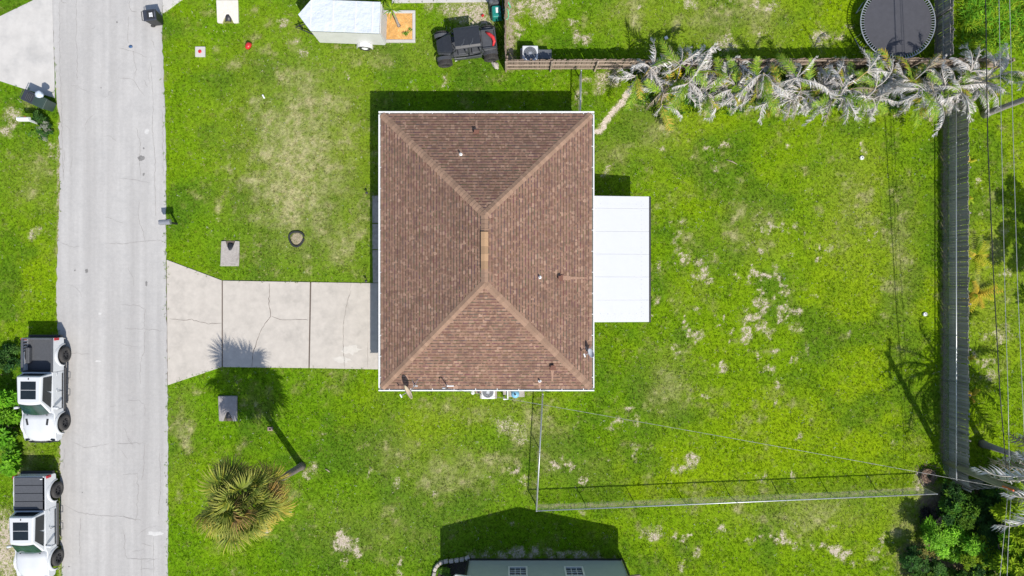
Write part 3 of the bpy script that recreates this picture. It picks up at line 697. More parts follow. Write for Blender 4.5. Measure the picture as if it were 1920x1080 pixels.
for k in range(26):
    yy = ay0 + .3 + (ay1 - ay0 - .6) * k / 25; x = bx - .42; q.lathe([(.018, 0), (.018, .012)], 6, loc=(x, yy, sl(x)))
q.build('screw_heads', SCREW, pc, kind='stuff')
q = MB(); q.box((bx + .055, (ay0 + ay1) / 2, 2.06), (.1, ay1 - ay0 + .02, .1)); q.build('edge_channel', BLACKP, pc)
q = MB(); q.box((bx - .12, (ay0 + ay1) / 2, 1.98), (.08, ay1 - ay0 - .04, .14)); q.build('beam', WHITE, pc)
for k in range(4):
    q = MB(); q.box((bx - .12, ay0 + .15 + (ay1 - ay0 - 1.6) * k / 3, .97), (.08, .08, 1.88)); q.build('post', WHITE, pc)
q = MB(); q.box(((ax + bx) / 2 - .3, (ay0 + ay1) / 2, -.02), (bx - ax + .5, ay1 - ay0 - .1, .1)); q.build('patio_slab', CONC, pc)

# ------------------------------------------------------------------ things along the side wall
def condenser(label, loc, s=.78, h=.75, rz=0, body=None):
    t_ = thing('air_conditioner', label, 'air conditioner', loc, rz)
    q = MB(); q.box((0, 0, .04), (s + .2, s + .2, .08)); q.build('pad', CONCG, t_)
    q = MB(); q.box((0, 0, .08 + h / 2), (s, s, h)); q.build('casing', body or WHITE, t_, bevel=.05, seg=3)
    q = MB(); q.lathe([(s * .42, h + .075), (s * .42, h + .092), (s * .38, h + .098), (s * .37, h + .085)], 28); q.build('fan_ring', GREYP, t_)
    q = MB(); q.lathe([(s * .365, h + .078), (s * .365, h + .084)], 24); q.build('fan_well', BLACKP, t_)
    q = MB()
    for k in range(12):
        a_ = 2 * math.pi * k / 12; q.bar((.06 * math.cos(a_), .06 * math.sin(a_), h + .1), (s * .4 * math.cos(a_), s * .4 * math.sin(a_), h + .1), .008, .008)
    for r_ in (.12, .2, .28): q.lathe([(s * r_ * 1.3, h + .096), (s * r_ * 1.3, h + .104), (s * r_ * 1.3 - .01, h + .104), (s * r_ * 1.3 - .01, h + .096)], 20, close=True)
    q.build('grille', STEEL, t_, kind='stuff')
    q = MB(); q.lathe([(.1, h + .1), (.09, h + .118)], 14); q.build('hub', STEEL, t_)
    for k in range(4):
        a_ = k * math.pi / 2 + .4; q = MB(); q.box((s * .2 * math.cos(a_), s * .2 * math.sin(a_), h + .089), (s * .26, .1, .006), rz=a_); q.build('fan_blade', GREYP, t_)
    return t_
SY_ = Y0 - .185
condenser('white air conditioner unit under the lower gutter beside the blue tank', (P(915, 0, .8)[0], -5.98, -.02))
t_ = thing('water_tank', 'light blue round water tank by the lower house wall', 'tank', (P(966, 0, 1)[0], -6.08, -.02))
BLUE = mat('blue_tank', (.20, .45, .66), .4, var=.08)
q = MB(); q.lathe([(.2, .05), (.23, .1), (.235, .9), (.2, 1.02), (.1, 1.08), (.02, 1.09)], 24); q.build('tank_body', BLUE, t_, smooth=True)
q = MB(); q.lathe([(.05, 1.07), (.05, 1.16), (.02, 1.17)], 12); q.build('valve_cap', BLACKP, t_)
q = MB(); q.box((.1, .1, .03), (.9, .8, .08)); q.build('pad', CONCG, t_)
t_ = thing('plumbing_pipe', 'white bent plastic pipe beside the blue water tank', 'pipe', (P(950, 0, .8)[0], -6.0, -.02))
q = MB(); q.tube([(.06, .35, .02), (.06, .35, .85), (.06, -.38, .87), (-.16, -.38, .87), (-.16, -.38, .05)], .045, 8); q.build('riser', WHITE, t_)
q = MB(); q.box((-.1, .05, .35), (.22, .42, .7)); q.build('filter_box', CONCG, t_, bevel=.02)
t_ = thing('electric_meter', 'white round cap and small brown boxes left of the air conditioner', 'meter', (P(893, 0, .8)[0], -5.65, -.02))
q = MB(); q.lathe([(.09, 0), (.09, 1.0), (.11, 1.05), (.1, 1.15), (.04, 1.18)], 14, loc=(-.18, -.32, 0)); q.build('capped_pipe', WHITE, t_)
q = MB(); q.box((.12, -.2, .45), (.3, .35, .9)); q.build('box', WOODB, t_, bevel=.02)
q = MB(); q.box((.14, -.3, .95), (.12, .12, .1)); q.build('knob', BLACKP, t_, bevel=.02)
# ------------------------------------------------------------------ fences
fr = random.Random(21)
pick_me = MB().box((0, 0, .86), (.135, .019, 1.72)).mesh('picket')
def wood_fence(label, a, b, rail_side, mat_p, mat_r, h=1.72, rails=(.3, .9, 1.5), both=False, postside=None):
    """pickets from a to b; rails and posts stand on rail_side (+1 = left of the direction a to b)"""
    a, b = Vector((*a, 0)), Vector((*b, 0)); d = b - a; L = d.length; d.normalize(); nrm = Vector((-d.y, d.x, 0)) * rail_side
    t_ = thing('wooden_fence', label, 'fence', a, math.atan2(d.y, d.x)); n = int(L / .148); me = pick_me.copy()
    for k in range(n):
        o = link('picket', me, mat_p, t_, loc=((k + .5) * L / n, -rail_side * fr.uniform(.0, .012), fr.uniform(-.05, .03)), rot=(fr.gauss(0, .012), fr.gauss(0, .008), fr.gauss(0, .02)))
    np_ = max(2, int(L / 2.4) + 1)
    for k in range(np_):
        x = L * k / (np_ - 1); q = MB(); q.box((x, rail_side * .115, .84), (.09, .09, 1.68)); q.build('post', mat_r, t_, bevel=.008)
    for k in range(np_ - 1):
        for zz in rails:
            x0_, x1_ = L * k / (np_ - 1), L * (k + 1) / (np_ - 1)
            q = MB(); q.bar((x0_ + .03, rail_side * .042, zz + fr.gauss(0, .015)), (x1_ - .03, rail_side * .042, zz + fr.gauss(0, .015)), .04, .085); q.build('rail', mat_r, t_)
    return t_
fy_ = 12.8
wood_fence('long tan wooden fence with rails running right from the utility vehicle behind the dead palms', (-.35, fy_), (28.2, fy_ + .1), -1, WOODB, WOODT)
wood_fence('weathered grey wooden privacy fence along the right side of the back lawn', (25.62, 11.9), (25.62, -11.15), 1, WOODG, WOODG)
wood_fence('dark wooden fence beside the trampoline at the top', (24.75, 13.1), (24.75, 21), 1, WOODG, WOODG)
wood_fence('short wooden fence between the black utility vehicle and the hose cart side yard', (-.38, 13.0), (-.38, 20), -1, WOODB, WOODB, rails=(.4, 1.4))
wood_fence('short wooden fence meeting the utility pole at the lower right', (25.75, -11.3), (34, -10.9), -1, WOODG, WOODG)

# chain link
def chain_link(label, pts, h=1.2, post_every=3.0, name='chain_link_fence', mesh_step=.062):
    t_ = thing(name, label, 'fence', (pts[0][0], pts[0][1], 0)); O = Vector((pts[0][0], pts[0][1], 0))
    W = [Vector((*p, 0)) - O for p in pts]; wires = MB()
    for a, b in zip(W[:-1], W[1:]):
        d = b - a; L = d.length; d.normalize()
        q = MB(); q.tube([a + Vector((0, 0, h)), b + Vector((0, 0, h))], .034, 8); q.build('top_rail', STEEL, t_, smooth=True)
        n = max(1, round(L / post_every))
        for k in range(n + 1):
            if k == n and (b - W[-1]).length > .01: continue
            p = a + d * (L * k / n); big = k == 0
            q = MB(); r_ = .035 if big else .024
            q.lathe([(r_, -.05), (r_, h - .01), (r_ + .012, h), (r_ + .012, h + .03), (.005, h + .06)], 10, loc=p); q.build('post', STEEL, t_, smooth=True)
        m_ = int(L / mesh_step); H_ = h - .04
        for k in range(-int(H_ / mesh_step), m_ + 1):
            x0_ = k * mesh_step
            for sgn in (1, -1):
                pa = (x0_, .02) if sgn == 1 else (x0_ + H_, .02); pb = (x0_ + H_, h - .02) if sgn == 1 else (x0_, h - .02)
                lo, hi = max(0, min(pa[0], pb[0])), min(L, max(pa[0], pb[0]))
                if hi - lo < .02: continue
                f = lambda x: pa[1] + (pb[1] - pa[1]) * (x - pa[0]) / (pb[0] - pa[0])
                A = a + d * lo + Vector((0, 0, f(lo))); B = a + d * hi + Vector((0, 0, f(hi)))
                s_ = Vector((-d.y, d.x, 0)) * .0016; u_ = Vector((0, 0, .0016)) - d * .0016 * sgn
                wires.add([A + s_, A - s_, A + u_, B + s_, B - s_, B + u_], [(0, 1, 4, 3), (1, 2, 5, 4), (2, 0, 3, 5)])
    wires.build('wire_mesh', STEEL, t_, kind='stuff'); return t_
c0 = P(1018, 739, 1.2); c1 = P(1006, 958, 1.2); c2 = P(1757, 926, 1.2)
chain_link('galvanised chain link fence from the house corner and along the bottom of the back lawn', [c0, c1, c2])
chain_link('old chain link fence standing tight against the grey wooden privacy fence', [(25.24, 11.0), (25.26, -10.9)], 1.2, 2.8)
chain_link('short chain link fence between the top roof corner and the tan wooden fence', [(P(1090, 0, 1.2)[0], P(0, 132, 1.2)[1]), (P(1088, 0, 1.2)[0], 9.75)], 1.2, 1.2)

# ------------------------------------------------------------------ utility pole and lines
PX, PY = 25.4, -10.2
pole = thing('utility_pole', 'mossy wooden utility pole rising over the lower right fence corner', 'pole', (PX, PY, -.05))
q = MB(); q.tube([(0, 0, 0), (0.02, -.02, 3), (.05, -.05, 6), (.08, -.08, 9.3)], [.185, .17, .155, .13], 14); q.build('shaft', MOSSY, pole, smooth=True)
q = MB(); q.bar((.08, -1.2, 8.8), (.08, 1.1, 8.8), .1, .12); q.build('crossarm', WOODB, pole)
ORANGE = mat('orange_guard', (.62, .13, .05), .5)
q = MB(); q.tube([(-.2, .02, 5.0), (-.2, .02, 5.75)], .05, 8); q.build('guard', ORANGE, pole)
for zz in (5.35, 5.9):
    q = MB(); q.tube([(-.25, .0, zz), (-.13, 0, zz)], .03, 8); q.build('bracket', STEEL, pole)
for yy in (-1.0, 0.9):
    q = MB(); q.lathe([(.03, 8.86), (.05, 8.9), (.03, 8.95), (.055, 9.0), (.02, 9.06)], 10, loc=(.08, yy, 0)); q.build('insulator', GREYP, pole)
def wire(label, a, b, sag, r, m, n=40, name='power_line'):
    a, b = Vector(a), Vector(b); pts = []
    for k in range(n + 1):
        t = k / n; p = a.lerp(b, t); p.z -= 4 * sag * t * (1 - t); pts.append(p - a)
    q = MB(); q.tube(pts, r, 6); o = q.build(name, m, smooth=True, label=label, cat='cable'); o.location = a; return o
WIREG = mat('grey_cable', (.36, .37, .38), .4, .3, var=.3, scale=6); WIREB = mat('black_cable', (.015, .015, .016), .5)
CAB = mat('worn_cable', (.30, .30, .30), .5, .2, var=.65, scale=1.3, stretch=(4, 4, 4))
# house drop
wire('pale service cable sagging from the house mast across the lawn to the utility pole', (mx - .1, my, MASTZ - .05), (PX - .16, PY, 5.35), .35, .0095, CAB)
def wire_px(label, pts, z0, z1, r, m):
    q = MB(); W = []; n = len(pts)
    for i, (px, py) in enumerate(pts):
        t = i / (n - 1); z = z0 + (z1 - z0) * t - 3.2 * t * (1 - t) * .25; W.append(Vector(V3(px, py, z)))
    a = W[0].copy(); q.tube([p - a for p in W], r, 6); o = q.build('power_line', m, smooth=True, label=label, cat='cable'); o.location = a; return o
wire_px('thick black overhead cable, leftmost of the lines along the right edge', [(1842,-560),(1845,-200),(1848,0),(1852,270),(1862,500),(1875,740),(1888,895)], 6.2, 5.5, .026, WIREB)
wire_px('thin overhead line, second from the left along the right edge', [(1864,-560),(1870,-200),(1873,0),(1878,270),(1884,540),(1890,740),(1893,905)], 6.5, 5.8, .013, WIREG)
wire_px('thin pale overhead line nearest the right picture edge', [(1882,-560),(1889,-200),(1893,0),(1900,270),(1908,540),(1918,760),(1926,930)], 6.9, 6.2, .014, WIREG)
wire_px('overhead line continuing below the utility pole over the dark shrubs', [(1890,918),(1885,980),(1880,1030),(1874,1090),(1860,1300)], 5.5, 5.2, .014, CAB)
wire_px('thin overhead line continuing below the pole over the yellow green tree', [(1896,925),(1893,980),(1890,1030),(1888,1090),(1880,1300)], 5.8, 5.6, .013, WIREG)

# ------------------------------------------------------------------ vehicles
def arc(cy, cz, r, a0, a1, n=10): return [(cy + r * math.cos(a0 + (a1 - a0) * k / n), cz + r * math.sin(a0 + (a1 - a0) * k / n)) for k in range(n + 1)]
def side_solid(prof, x0, x1):
    """extrude a (y,z) side outline across x"""
    n = len(prof); q = MB(); q.add([(x0, y, z) for y, z in prof] + [(x1, y, z) for y, z in prof],
        [tuple(range(n)), tuple(reversed(range(n, 2 * n)))] + [(i, n + i, n + (i + 1) % n, (i + 1) % n) for i in range(n)]); return q
def wheel(parent, x, y, r, wd, side, knob=False, hub=None):
    w_ = thing('wheel', None, None); w_.parent = parent; w_.location = (x, y, r)
    M_ = Matrix.Rotation(math.pi / 2 * side, 4, 'Y')
    q = MB(); h = wd / 2; q.lathe([(r * .56, -h * .8), (r * .66, -h), (r * .9, -h * .96), (r, -h * .72), (r, h * .72), (r * .9, h * .96), (r * .66, h), (r * .56, h * .8)], 32, M=M_, close=True)
    if knob:
        for k in range(26):
            for s in (-1, 1):
                a = 2 * math.pi * (k + .25 * s) / 26; c = M_ @ Vector((r * 1.0 * math.cos(a), r * 1.0 * math.sin(a), s * h * .45))
                q.box(c, (r * .16, r * .1, h * .75), M=M_ @ Matrix.Rotation(a, 4, 'Z'))
    q.build('tyre', RUBBER, w_, smooth=not knob, fix=True)
    q = MB(); q.lathe([(r * .57, -h * .5), (r * .57, h * .62), (r * .5, h * .66), (r * .48, h * .3), (.04, h * .3)], 24, M=M_); q.build('rim', hub or DARKSTEEL, w_)
    q = MB()
    for k in range(6):
        a = 2 * math.pi * k / 6; q.box(M_ @ Vector((r * .3 * math.cos(a), r * .3 * math.sin(a), h * .42)), (r * .44, r * .12, .05), M=M_ @ Matrix.Rotation(a, 4, 'Z'))
    q.lathe([(r * .13, h * .35), (r * .12, h * .56), (.01, h * .58)], 12, M=M_); q.build('spokes', hub or GREYP, w_)

def quadpatch(p, lift, inset=0):
    P4 = [Vector(a) for a in p]; n = (P4[1] - P4[0]).cross(P4[3] - P4[0]).normalized(); c = sum(P4, Vector()) / len(P4)
    P4 = [a + (c - a) * inset for a in P4]; q = MB(); k = len(P4)
    q.add([a + n * lift for a in P4] + [a - n * .01 for a in P4], [tuple(range(k))] + [(i, k + i, k + (i + 1) % k, (i + 1) % k) for i in range(k)]); return q

def truck(label, loc, rz, cover):
    t_ = thing('pickup_truck', label, 'truck', loc, rz, 'white pickup trucks parked on the left verge')
    WY0, WY1, WR, AR = -1.96, 1.96, .465, .58
    body = [(-2.9, .5)] + [(-2.58, .48)] + arc(WY0, .50, AR, math.pi, 0)[0:] + [(1.03, .48), (1.03, 1.30), (-1.2, 1.25), (-1.4, 1.16), (-2.2, 1.13), (-2.72, 1.06), (-2.93, .95), (-2.97, .75)]
    q = side_solid(body, -1.0, 1.0)
    for i, (x, y, z) in enumerate(q.v):
        k = 1.0
        if z > 1.0: k -= (z - 1.0) * (.42 if y > -1.5 else .30)
        if y < -2.2: k -= (-2.2 - y) * .13
        q.v[i] = (x * k, y, z)
    bo = q.build('body', TRUCKWHITE, t_, bevel=.09, seg=4, fix=True, wn=True)
    bed = arc(WY1, .50, AR, math.pi, 0) + [(2.9, .52), (2.97, .62), (2.97, 1.26), (2.9, 1.31), (1.045, 1.31), (1.045, .48)]
    for s in (-1, 1):
        q = side_solid(bed, s * .86, s * 1.0)
        for i, (x, y, z) in enumerate(q.v):
            if z > 1.0 and abs(x) > .9: q.v[i] = (x * (1 - (z - 1.0) * .30), y, z)
        q.build('bed_side', TRUCKWHITE, t_, bevel=.05, seg=3, fix=True, wn=True)
        for cy in (WY0, WY1):
            q = MB(); q.tube([(s * 1.0, y, z) for y, z in arc(cy, .50, AR + .0, math.pi + .05, -.05, 14)], .03, 8); q.build('arch_liner', BLACKP, t_, smooth=True)
            secs = []
            for k in range(17):
                a_ = math.pi * 1.04 - math.pi * 1.08 * k / 16; f_ = .45 + .55 * math.sin(max(0, min(math.pi, a_)))
                pt_ = lambda r2, x2: (s * x2, cy + r2 * math.cos(a_), .50 + r2 * math.sin(a_))
                secs.append([pt_(AR + .01, .93), pt_(AR + .012, 1.035), pt_(AR + .035, 1.04), pt_(AR + .08 * f_ + .03, 1.015), pt_(AR + .13 * f_ + .04, .96)])
            q = MB(); q.loft(secs); q.build('fender', TRUCKWHITE, t_, smooth=True, fix=True)
        q = MB(); q.tube([(s * 1.05, -1.2, .48), (s * 1.08, 1.2, .48)], .06, 8); q.build('side_step', BLACKP, t_)
        for yy in (-.55, .45):
            q = MB(); q.tube([(s * 1.02, yy - .2, .46), (s * 1.2, yy - .18, .42), (s * 1.2, yy + .18, .42), (s * 1.02, yy + .2, .46)], .022, 6); q.build('step_bar', BLACKP, t_)
        q = MB(); q.box((s * .915, 2.9, 1.08), (.16, .15, .34)); q.build('taillight', REDLAMP, t_, bevel=.02)
        q = MB(); q.box((s * .72, -2.84, .98), (.26, .16, .1), M=Matrix.Rotation(-s * .3, 4, 'Z')); q.build('headlight', GLASS, t_, bevel=.03)
        mrr = MB(); mrr.box((s * 1.12, -.98, 1.33), (.26, .14, .2), M=Matrix.Rotation(s * -.15, 4, 'Z')); mo = mrr.build('mirror', TRUCKWHITE, t_, bevel=.05, seg=3)
        mrr = MB(); mrr.bar((s * .9, -.94, 1.27), (s * 1.06, -.97, 1.29), .06, .05); mrr.build('arm', BLACKP, mo)
        for yy in (-.05, .88):
            q = MB(); q.box((s * .965, yy, 1.08), (.03, .16, .035)); q.build('door_handle', TRUCKWHITE, t_, bevel=.01)
        for yy in (-1.12, -.1):
            q = MB(); q.box((s * .985, yy, .78), (.03, .014, .46)); q.build('door_seam', GREYP, t_)
        q = MB(); q.box((s * 1.0, -.1, .62), (.02, 2.0, .07)); q.build('side_trim', BLACKP, t_)
    # cab
    z0, z1 = 1.275, 1.97
    lo = [(-.80, -1.28), (.80, -1.28), (.86, .98), (-.86, .98)]; hi = [(-.66, -.60), (.66, -.60), (.71, .88), (-.71, .88)]
    bow = lambda c, d_: [(c[0][0] + (c[1][0] - c[0][0]) * k / 6, c[0][1] - d_ * (1 - (k / 3 - 1) ** 2)) for k in range(7)]
    lo_l = bow(lo, .13) + lo[2:]; hi_l = bow(hi, .07) + hi[2:]
    q = MB(); q.loft([[(x, y, z0) for x, y in lo_l], [(x, y, z1 - .06) for x, y in hi_l], [(x * .91, (y - .14) * .95 + .14, z1 + .01) for x, y in hi_l]])
    q.build('cab', TRUCKWHITE, t_, bevel=.05, seg=4, fix=True, wn=True)
    ws = MB(); n_ = 9; vs = []
    for k in range(n_):
        f_ = .045 + .91 * k / (n_ - 1); bx_ = lo[0][0] + (lo[1][0] - lo[0][0]) * f_; by_ = lo[0][1] - .13 * (1 - (2 * f_ - 1) ** 2); ux_ = hi[0][0] + (hi[1][0] - hi[0][0]) * f_; uy_ = hi[0][1] - .07 * (1 - (2 * f_ - 1) ** 2)
        B_ = Vector((bx_, by_, z0)); U_ = Vector((ux_, uy_, z1 - .06)); vs += [B_.lerp(U_, .04) + Vector((0, -.025, .02)), B_.lerp(U_, .9) + Vector((0, -.025, .02))]
    ws.add(vs, [(2 * k, 2 * k + 2, 2 * k + 3, 2 * k + 1) for k in range(n_ - 1)]); ws.build('windshield', WSGLASS, t_, smooth=True)
    secs = []
    for y_, zc_, w_ in ((-1.30, 1.285, .86), (-1.7, 1.285, .88), (-2.2, 1.25, .88), (-2.6, 1.19, .86), (-2.85, 1.09, .83), (-2.98, .97, .80)):
        row = []
        for k in range(11):
            f_ = k / 5 - 1; e_ = abs(f_); row.append((w_ * f_, y_ + (.16 * f_ * f_ if y_ < -2.4 else -.10 * (1 - f_ * f_) if y_ > -1.5 else 0), zc_ - .03 * e_ ** 2 - .09 * max(0, e_ - .75) / .25 + (.02 if .25 < e_ < .5 else 0)))
        secs.append(row + [(w_, row[-1][1], .85), (-w_, row[0][1], .85)])
    q = MB(); q.loft(secs); q.build('hood', TRUCKWHITE, t_, smooth=True, fix=True)
    L3 = lambda i, z: Vector((*lo[i], z)); H3 = lambda i: Vector((*hi[i], z1 - .06))
    b0, b1, u0, u1 = L3(2, z0), L3(3, z0), H3(2), H3(3)
    quadpatch([b0.lerp(b1, .1) + (u0 - b0) * .15, b1.lerp(b0, .1) + (u1 - b1) * .15, u1.lerp(u0, .1) - (u1 - b1) * .15, u0.lerp(u1, .1) - (u0 - b0) * .15], .008).build('rear_window', GLASS, t_)
    for s, (i, j) in ((1, (1, 2)), (-1, (3, 0))):
        b0, b1, u0, u1 = L3(i, z0), L3(j, z0), H3(i), H3(j)
        for a_, b_ in (((.11, .5), (.51, .93)) if s > 0 else ((.07, .49), (.5, .89))):
            quadpatch([b0.lerp(b1, a_) + (u0 - b0) * .1, b0.lerp(b1, b_) + (u1 - b1) * .1, u0.lerp(u1, b_) - (u1 - b1) * .1, u0.lerp(u1, max(a_, .04)) - (u0 - b0) * .1], .03).build('side_window', GLASS, t_)
    for ya, yb in ((-.40, .1), (.12, .60)):
        q = MB(); q.box((-.02, (ya + yb) / 2, z1 + .008), (.86, yb - ya, .014)); q.build('sunroof', GLASS, t_, bevel=.006)
    q = MB(); q.lathe([(.04, z1), (.03, z1 + .05), (.01, z1 + .07)], 8, loc=(0, .74, 0), M=Matrix.Diagonal((.6, 1.6, 1, 1))); q.build('antenna', BLACKP, t_)
    # hood details
    q = MB(); q.box((0, -1.40, 1.262), (1.2, .05, .03)); q.build('cowl', BLACKP, t_)
    if not cover:
        for s in (-1, 1):
            q = MB(); q.bar((s * .60, -1.62, 1.275), (s * .54, -1.98, 1.255), .12, .03); q.build('hood_vent', BLACKP, t_, bevel=.01)
    q = MB(); q.box((0, -2.95, .66), (1.7, .2, .22)); q.build('front_bumper', BLACKP, t_, bevel=.05)
    q = MB(); q.box((0, -3.0, .92), (1.2, .06, .22)); q.build('grille', BLACKP, t_, bevel=.02)
    q = MB(); q.box((0, 3.02, .6), (1.85, .18, .2)); q.build('rear_bumper', BLACKP, t_, bevel=.04)
    q = MB(); q.box((0, 2.93, 1.0), (1.68, .08, .6)); q.build('tailgate', TRUCKWHITE if cover else GREYP, t_, bevel=.02)
    q = MB(); q.box((0, 1.96, .8), (1.73, 1.86, .05)); q.build('bed_floor', LINER, t_)
    q = MB(); q.box((0, 1.07, 1.05), (1.7, .05, .5)); q.build('bed_front', BLACKP, t_)
    q = MB(); q.box((0, 0, .42), (1.3, 5.2, .2)); q.build('chassis', BLACKP, t_)
    if cover:
        for k in range(4):
            q = MB(); q.box((-.02, 1.12 + .225 + k * .455, 1.335), (1.6, .43, .05)); q.build('tonneau_panel', LINER, t_, bevel=.012)
        q = MB(); q.box((.72, 2.82, 1.365), (.13, .05, .012)); q.build('latch_tag', WHITE, t_)
    else:
        for s in (-1, 1):
            q = MB(); q.box((s * .85, 1.97, 1.317), (.13, 1.86, .016)); q.build('rail_cap', LINER, t_)
            q = MB(); q.box((s * .72, 1.96, .95), (.22, .9, .28)); q.build('wheel_housing', LINER, t_, bevel=.04)
        for k in range(4):
            q = MB(); q.box((-.835, 2.2 + k * .16, 1.08), (.03, .07, .26)); q.build('bed_vent', BLACKP, t_)
    for y in (WY0, WY1):
        for s in (-1, 1): wheel(t_, s * .985, y, WR, .30, s, hub=DARKSTEEL)
    return t_
tx_, ty_ = -26.93, P(0, 730, .9)[1]
truck('white lifted pickup truck with an open dark bed beside the bright green bush', (tx_, ty_, .0), R(-.4), False)
truck('white pickup truck with a black folding bed cover at the bottom left corner', (tx_ - .42, P(0, 987, .9)[1], .0), R(.4), True)

# --- utility vehicle (side by side)
ut = thing('utility_vehicle', 'black four-seat off-road utility vehicle with red strap on its rear bed', 'vehicle', (-2.62, 14.02, -.02), R(7 + 90))
# local: +y points to the image left after the quarter turn, so the nose is +y
UB = mat('utv_black', (.028, .031, .037), .32, var=.2, scale=8); UG = mat('utv_graphite', (.075, .08, .09), .4, var=.2, scale=8)
tub = [(1.55, .5), (1.72, .72), (1.6, .95), (.95, 1.08), (.85, .75), (.8, .62), (-.75, .62), (-.8, .85), (-.85, 1.02), (-1.65, 1.0), (-1.75, .75), (-1.6, .45), (-.9, .32), (.9, .32)]
q = side_solid(tub, -.6, .6)
for i, (x, y, z) in enumerate(q.v):
    if y > 1.0: q.v[i] = (x * (1 - (y - 1.0) * .55), y, z)
    if y < -1.4: q.v[i] = (x * .9, y, z)
q.build('body', UG, ut, bevel=.05, seg=3, fix=True)
q = MB(); q.loft([[(x * w_, y, z) for x, z in ((-.58, z0_ - .1), (-.5, z0_), (.5, z0_), (.58, z0_ - .1))] for y, z0_, w_ in ((.82, 1.22, 1.0), (1.3, 1.13, .85), (1.7, .98, .62))]); q.build('hood', UB, ut, bevel=.03, fix=True)
for s in (-1, 1):
    for yy in (1.36, -1.32):
        q = MB(); ring = arc(yy, .42, .50, math.pi * .8, .6, 10)
        for (a_, b_), (c_, d_) in zip(ring[:-1], ring[1:]): q.bar((s * .66, a_, b_), (s * .66, c_, d_), .03, .2, up=(s, 0, .2))
        q.build('fender', UG, ut)
    q = MB(); q.loft([[(s * .70, y, z) for y, z in ((-.8, .45), (.8, .45), (.8, .8), (.1, .72), (-.8, .86))], [(s * .77, y, z) for y, z in ((-.8, .45), (.8, .45), (.8, .8), (.1, .72), (-.8, .86))]]); q.build('door', UG, ut, bevel=.02, fix=True)
    q = MB(); q.tube([(s * .62, .95, 1.05), (s * .58, .55, 1.78), (s * .58, -.8, 1.8), (s * .64, -1.0, 1.0)], .03, 8); q.tube([(s * .66, -.1, .7), (s * .58, -.12, 1.78)], .03, 8); q.build('roll_cage', UB, ut)
    for yy in (.3, -.5):
        q = MB(); q.box((s * .33, yy, .72), (.46, .48, .16)); q.box((s * .33, yy - .27, 1.0), (.46, .14, .6)); q.box((s * .33, yy - .3, 1.36), (.26, .12, .16)); q.build('seat', UG, ut, bevel=.05, seg=3)
    q = MB(); q.box((s * .82, .78, 1.28), (.14, .05, .1)); q.build('mirror', UB, ut, bevel=.02)
q = MB(); q.loft([[(x, y, z) for x, z in ((-.60, 1.80), (-.45, 1.87), (.45, 1.87), (.60, 1.80), (.58, 1.77), (-.58, 1.77))] for y in (.62, -.82)]); q.build('roof', UB, ut, bevel=.02, fix=True)
for yy in (.12, -.38):
    q = MB(); q.tube([(-.5, yy + .2, 1.872), (-.3, yy, 1.885), (-.1, yy - .05, 1.885)], .012, 6); q.build('roof_rib', GREYP, ut)
q = MB(); q.lathe([(.15, 0), (.17, .01), (.17, .03), (.15, .04)], 16, M=Matrix.Rotation(1.0, 4, 'X'), loc=(-.33, .72, 1.1), close=True); q.build('steering_wheel', UB, ut)
q = MB(); q.box((0, -1.3, 1.04), (1.0, .75, .06))
for s in (-1, 1): q.box((s * .5, -1.3, 1.12), (.05, .8, .16))
q.box((0, -1.68, 1.12), (1.0, .05, .16)); q.build('cargo_bed', UG, ut)
REDC = mat('red_strap', (.6, .035, .04), .6, var=.3, scale=9, bmp=.02, bscale=8)
q = MB(); q.tube([(-.40, -1.5, 1.1), (-.2, -1.6, 1.22), (.05, -1.55, 1.2), (.25, -1.38, 1.18), (.42, -1.18, 1.12)], [.05, .09, .11, .1, .04], 8)
so_ = q.build('strap', REDC, smooth=True, label='red cloth strap lying on the rear bed of the black utility vehicle', cat='strap')
so_.location = ut.location; so_.rotation_euler = ut.rotation_euler
for yy in (1.36, -1.32):
    for s in (-1, 1): wheel(ut, s * .80, yy, .39, .34, s, knob=True, hub=DARKSTEEL)

# --- enclosed trailer
tr = thing('cargo_trailer', 'white enclosed cargo trailer with pointed nose parked by the mulch bed', 'trailer', (-9.25, 15.0, 0), R(-2.2))
hw_, x0_, x1_, xn = .86, -1.85, 1.95, -2.55
pl = [(x1_, -hw_), (x1_, hw_), (x0_, hw_), (xn, 0), (x0_, -hw_)]
TW = mat('trailer_white', (.68, .68, .67), .4, var=.05, scale=2, stain=((.5, .49, .47), .35, 1.2))
q = MB(); q.prism(pl, .45, 2.28); q.build('box_body', TW, tr, bevel=.02, fix=True)
q = MB(); ro = [(x * 1.004, y * 1.01) for x, y in pl]; n = len(ro)
grid = []
TR = mat('trailer_roof', (.60, .65, .70), .3, var=.06, scale=1.6, bmp=.22, bscale=1.3)
q.prism(ro, 2.285, 2.33); q.build('roof_sheet', TR, tr, bevel=.015, fix=True)
for xx in (-1.85, -.62, .62, 1.55):
    q = MB(); q.box((xx, 0, 2.34), (.07, 2 * hw_ - .04, .02)); q.build('roof_seam', TW, tr)
for s in (-1, 1):
    q = MB(); q.box((.05, s * (hw_ + .01), 2.26), (3.8, .03, .07)); q.build('edge_trim', STEEL, tr)
    q = MB(); ring = arc(.75, .35, .46, math.pi, 0, 8)
    for (a_, b_), (c_, d_) in zip(ring[:-1], ring[1:]): q.bar((a_, s * (hw_ + .13), b_), (c_, s * (hw_ + .13), d_), .24, .02)
    q.build('fender', TW, tr)
wheel_par = tr
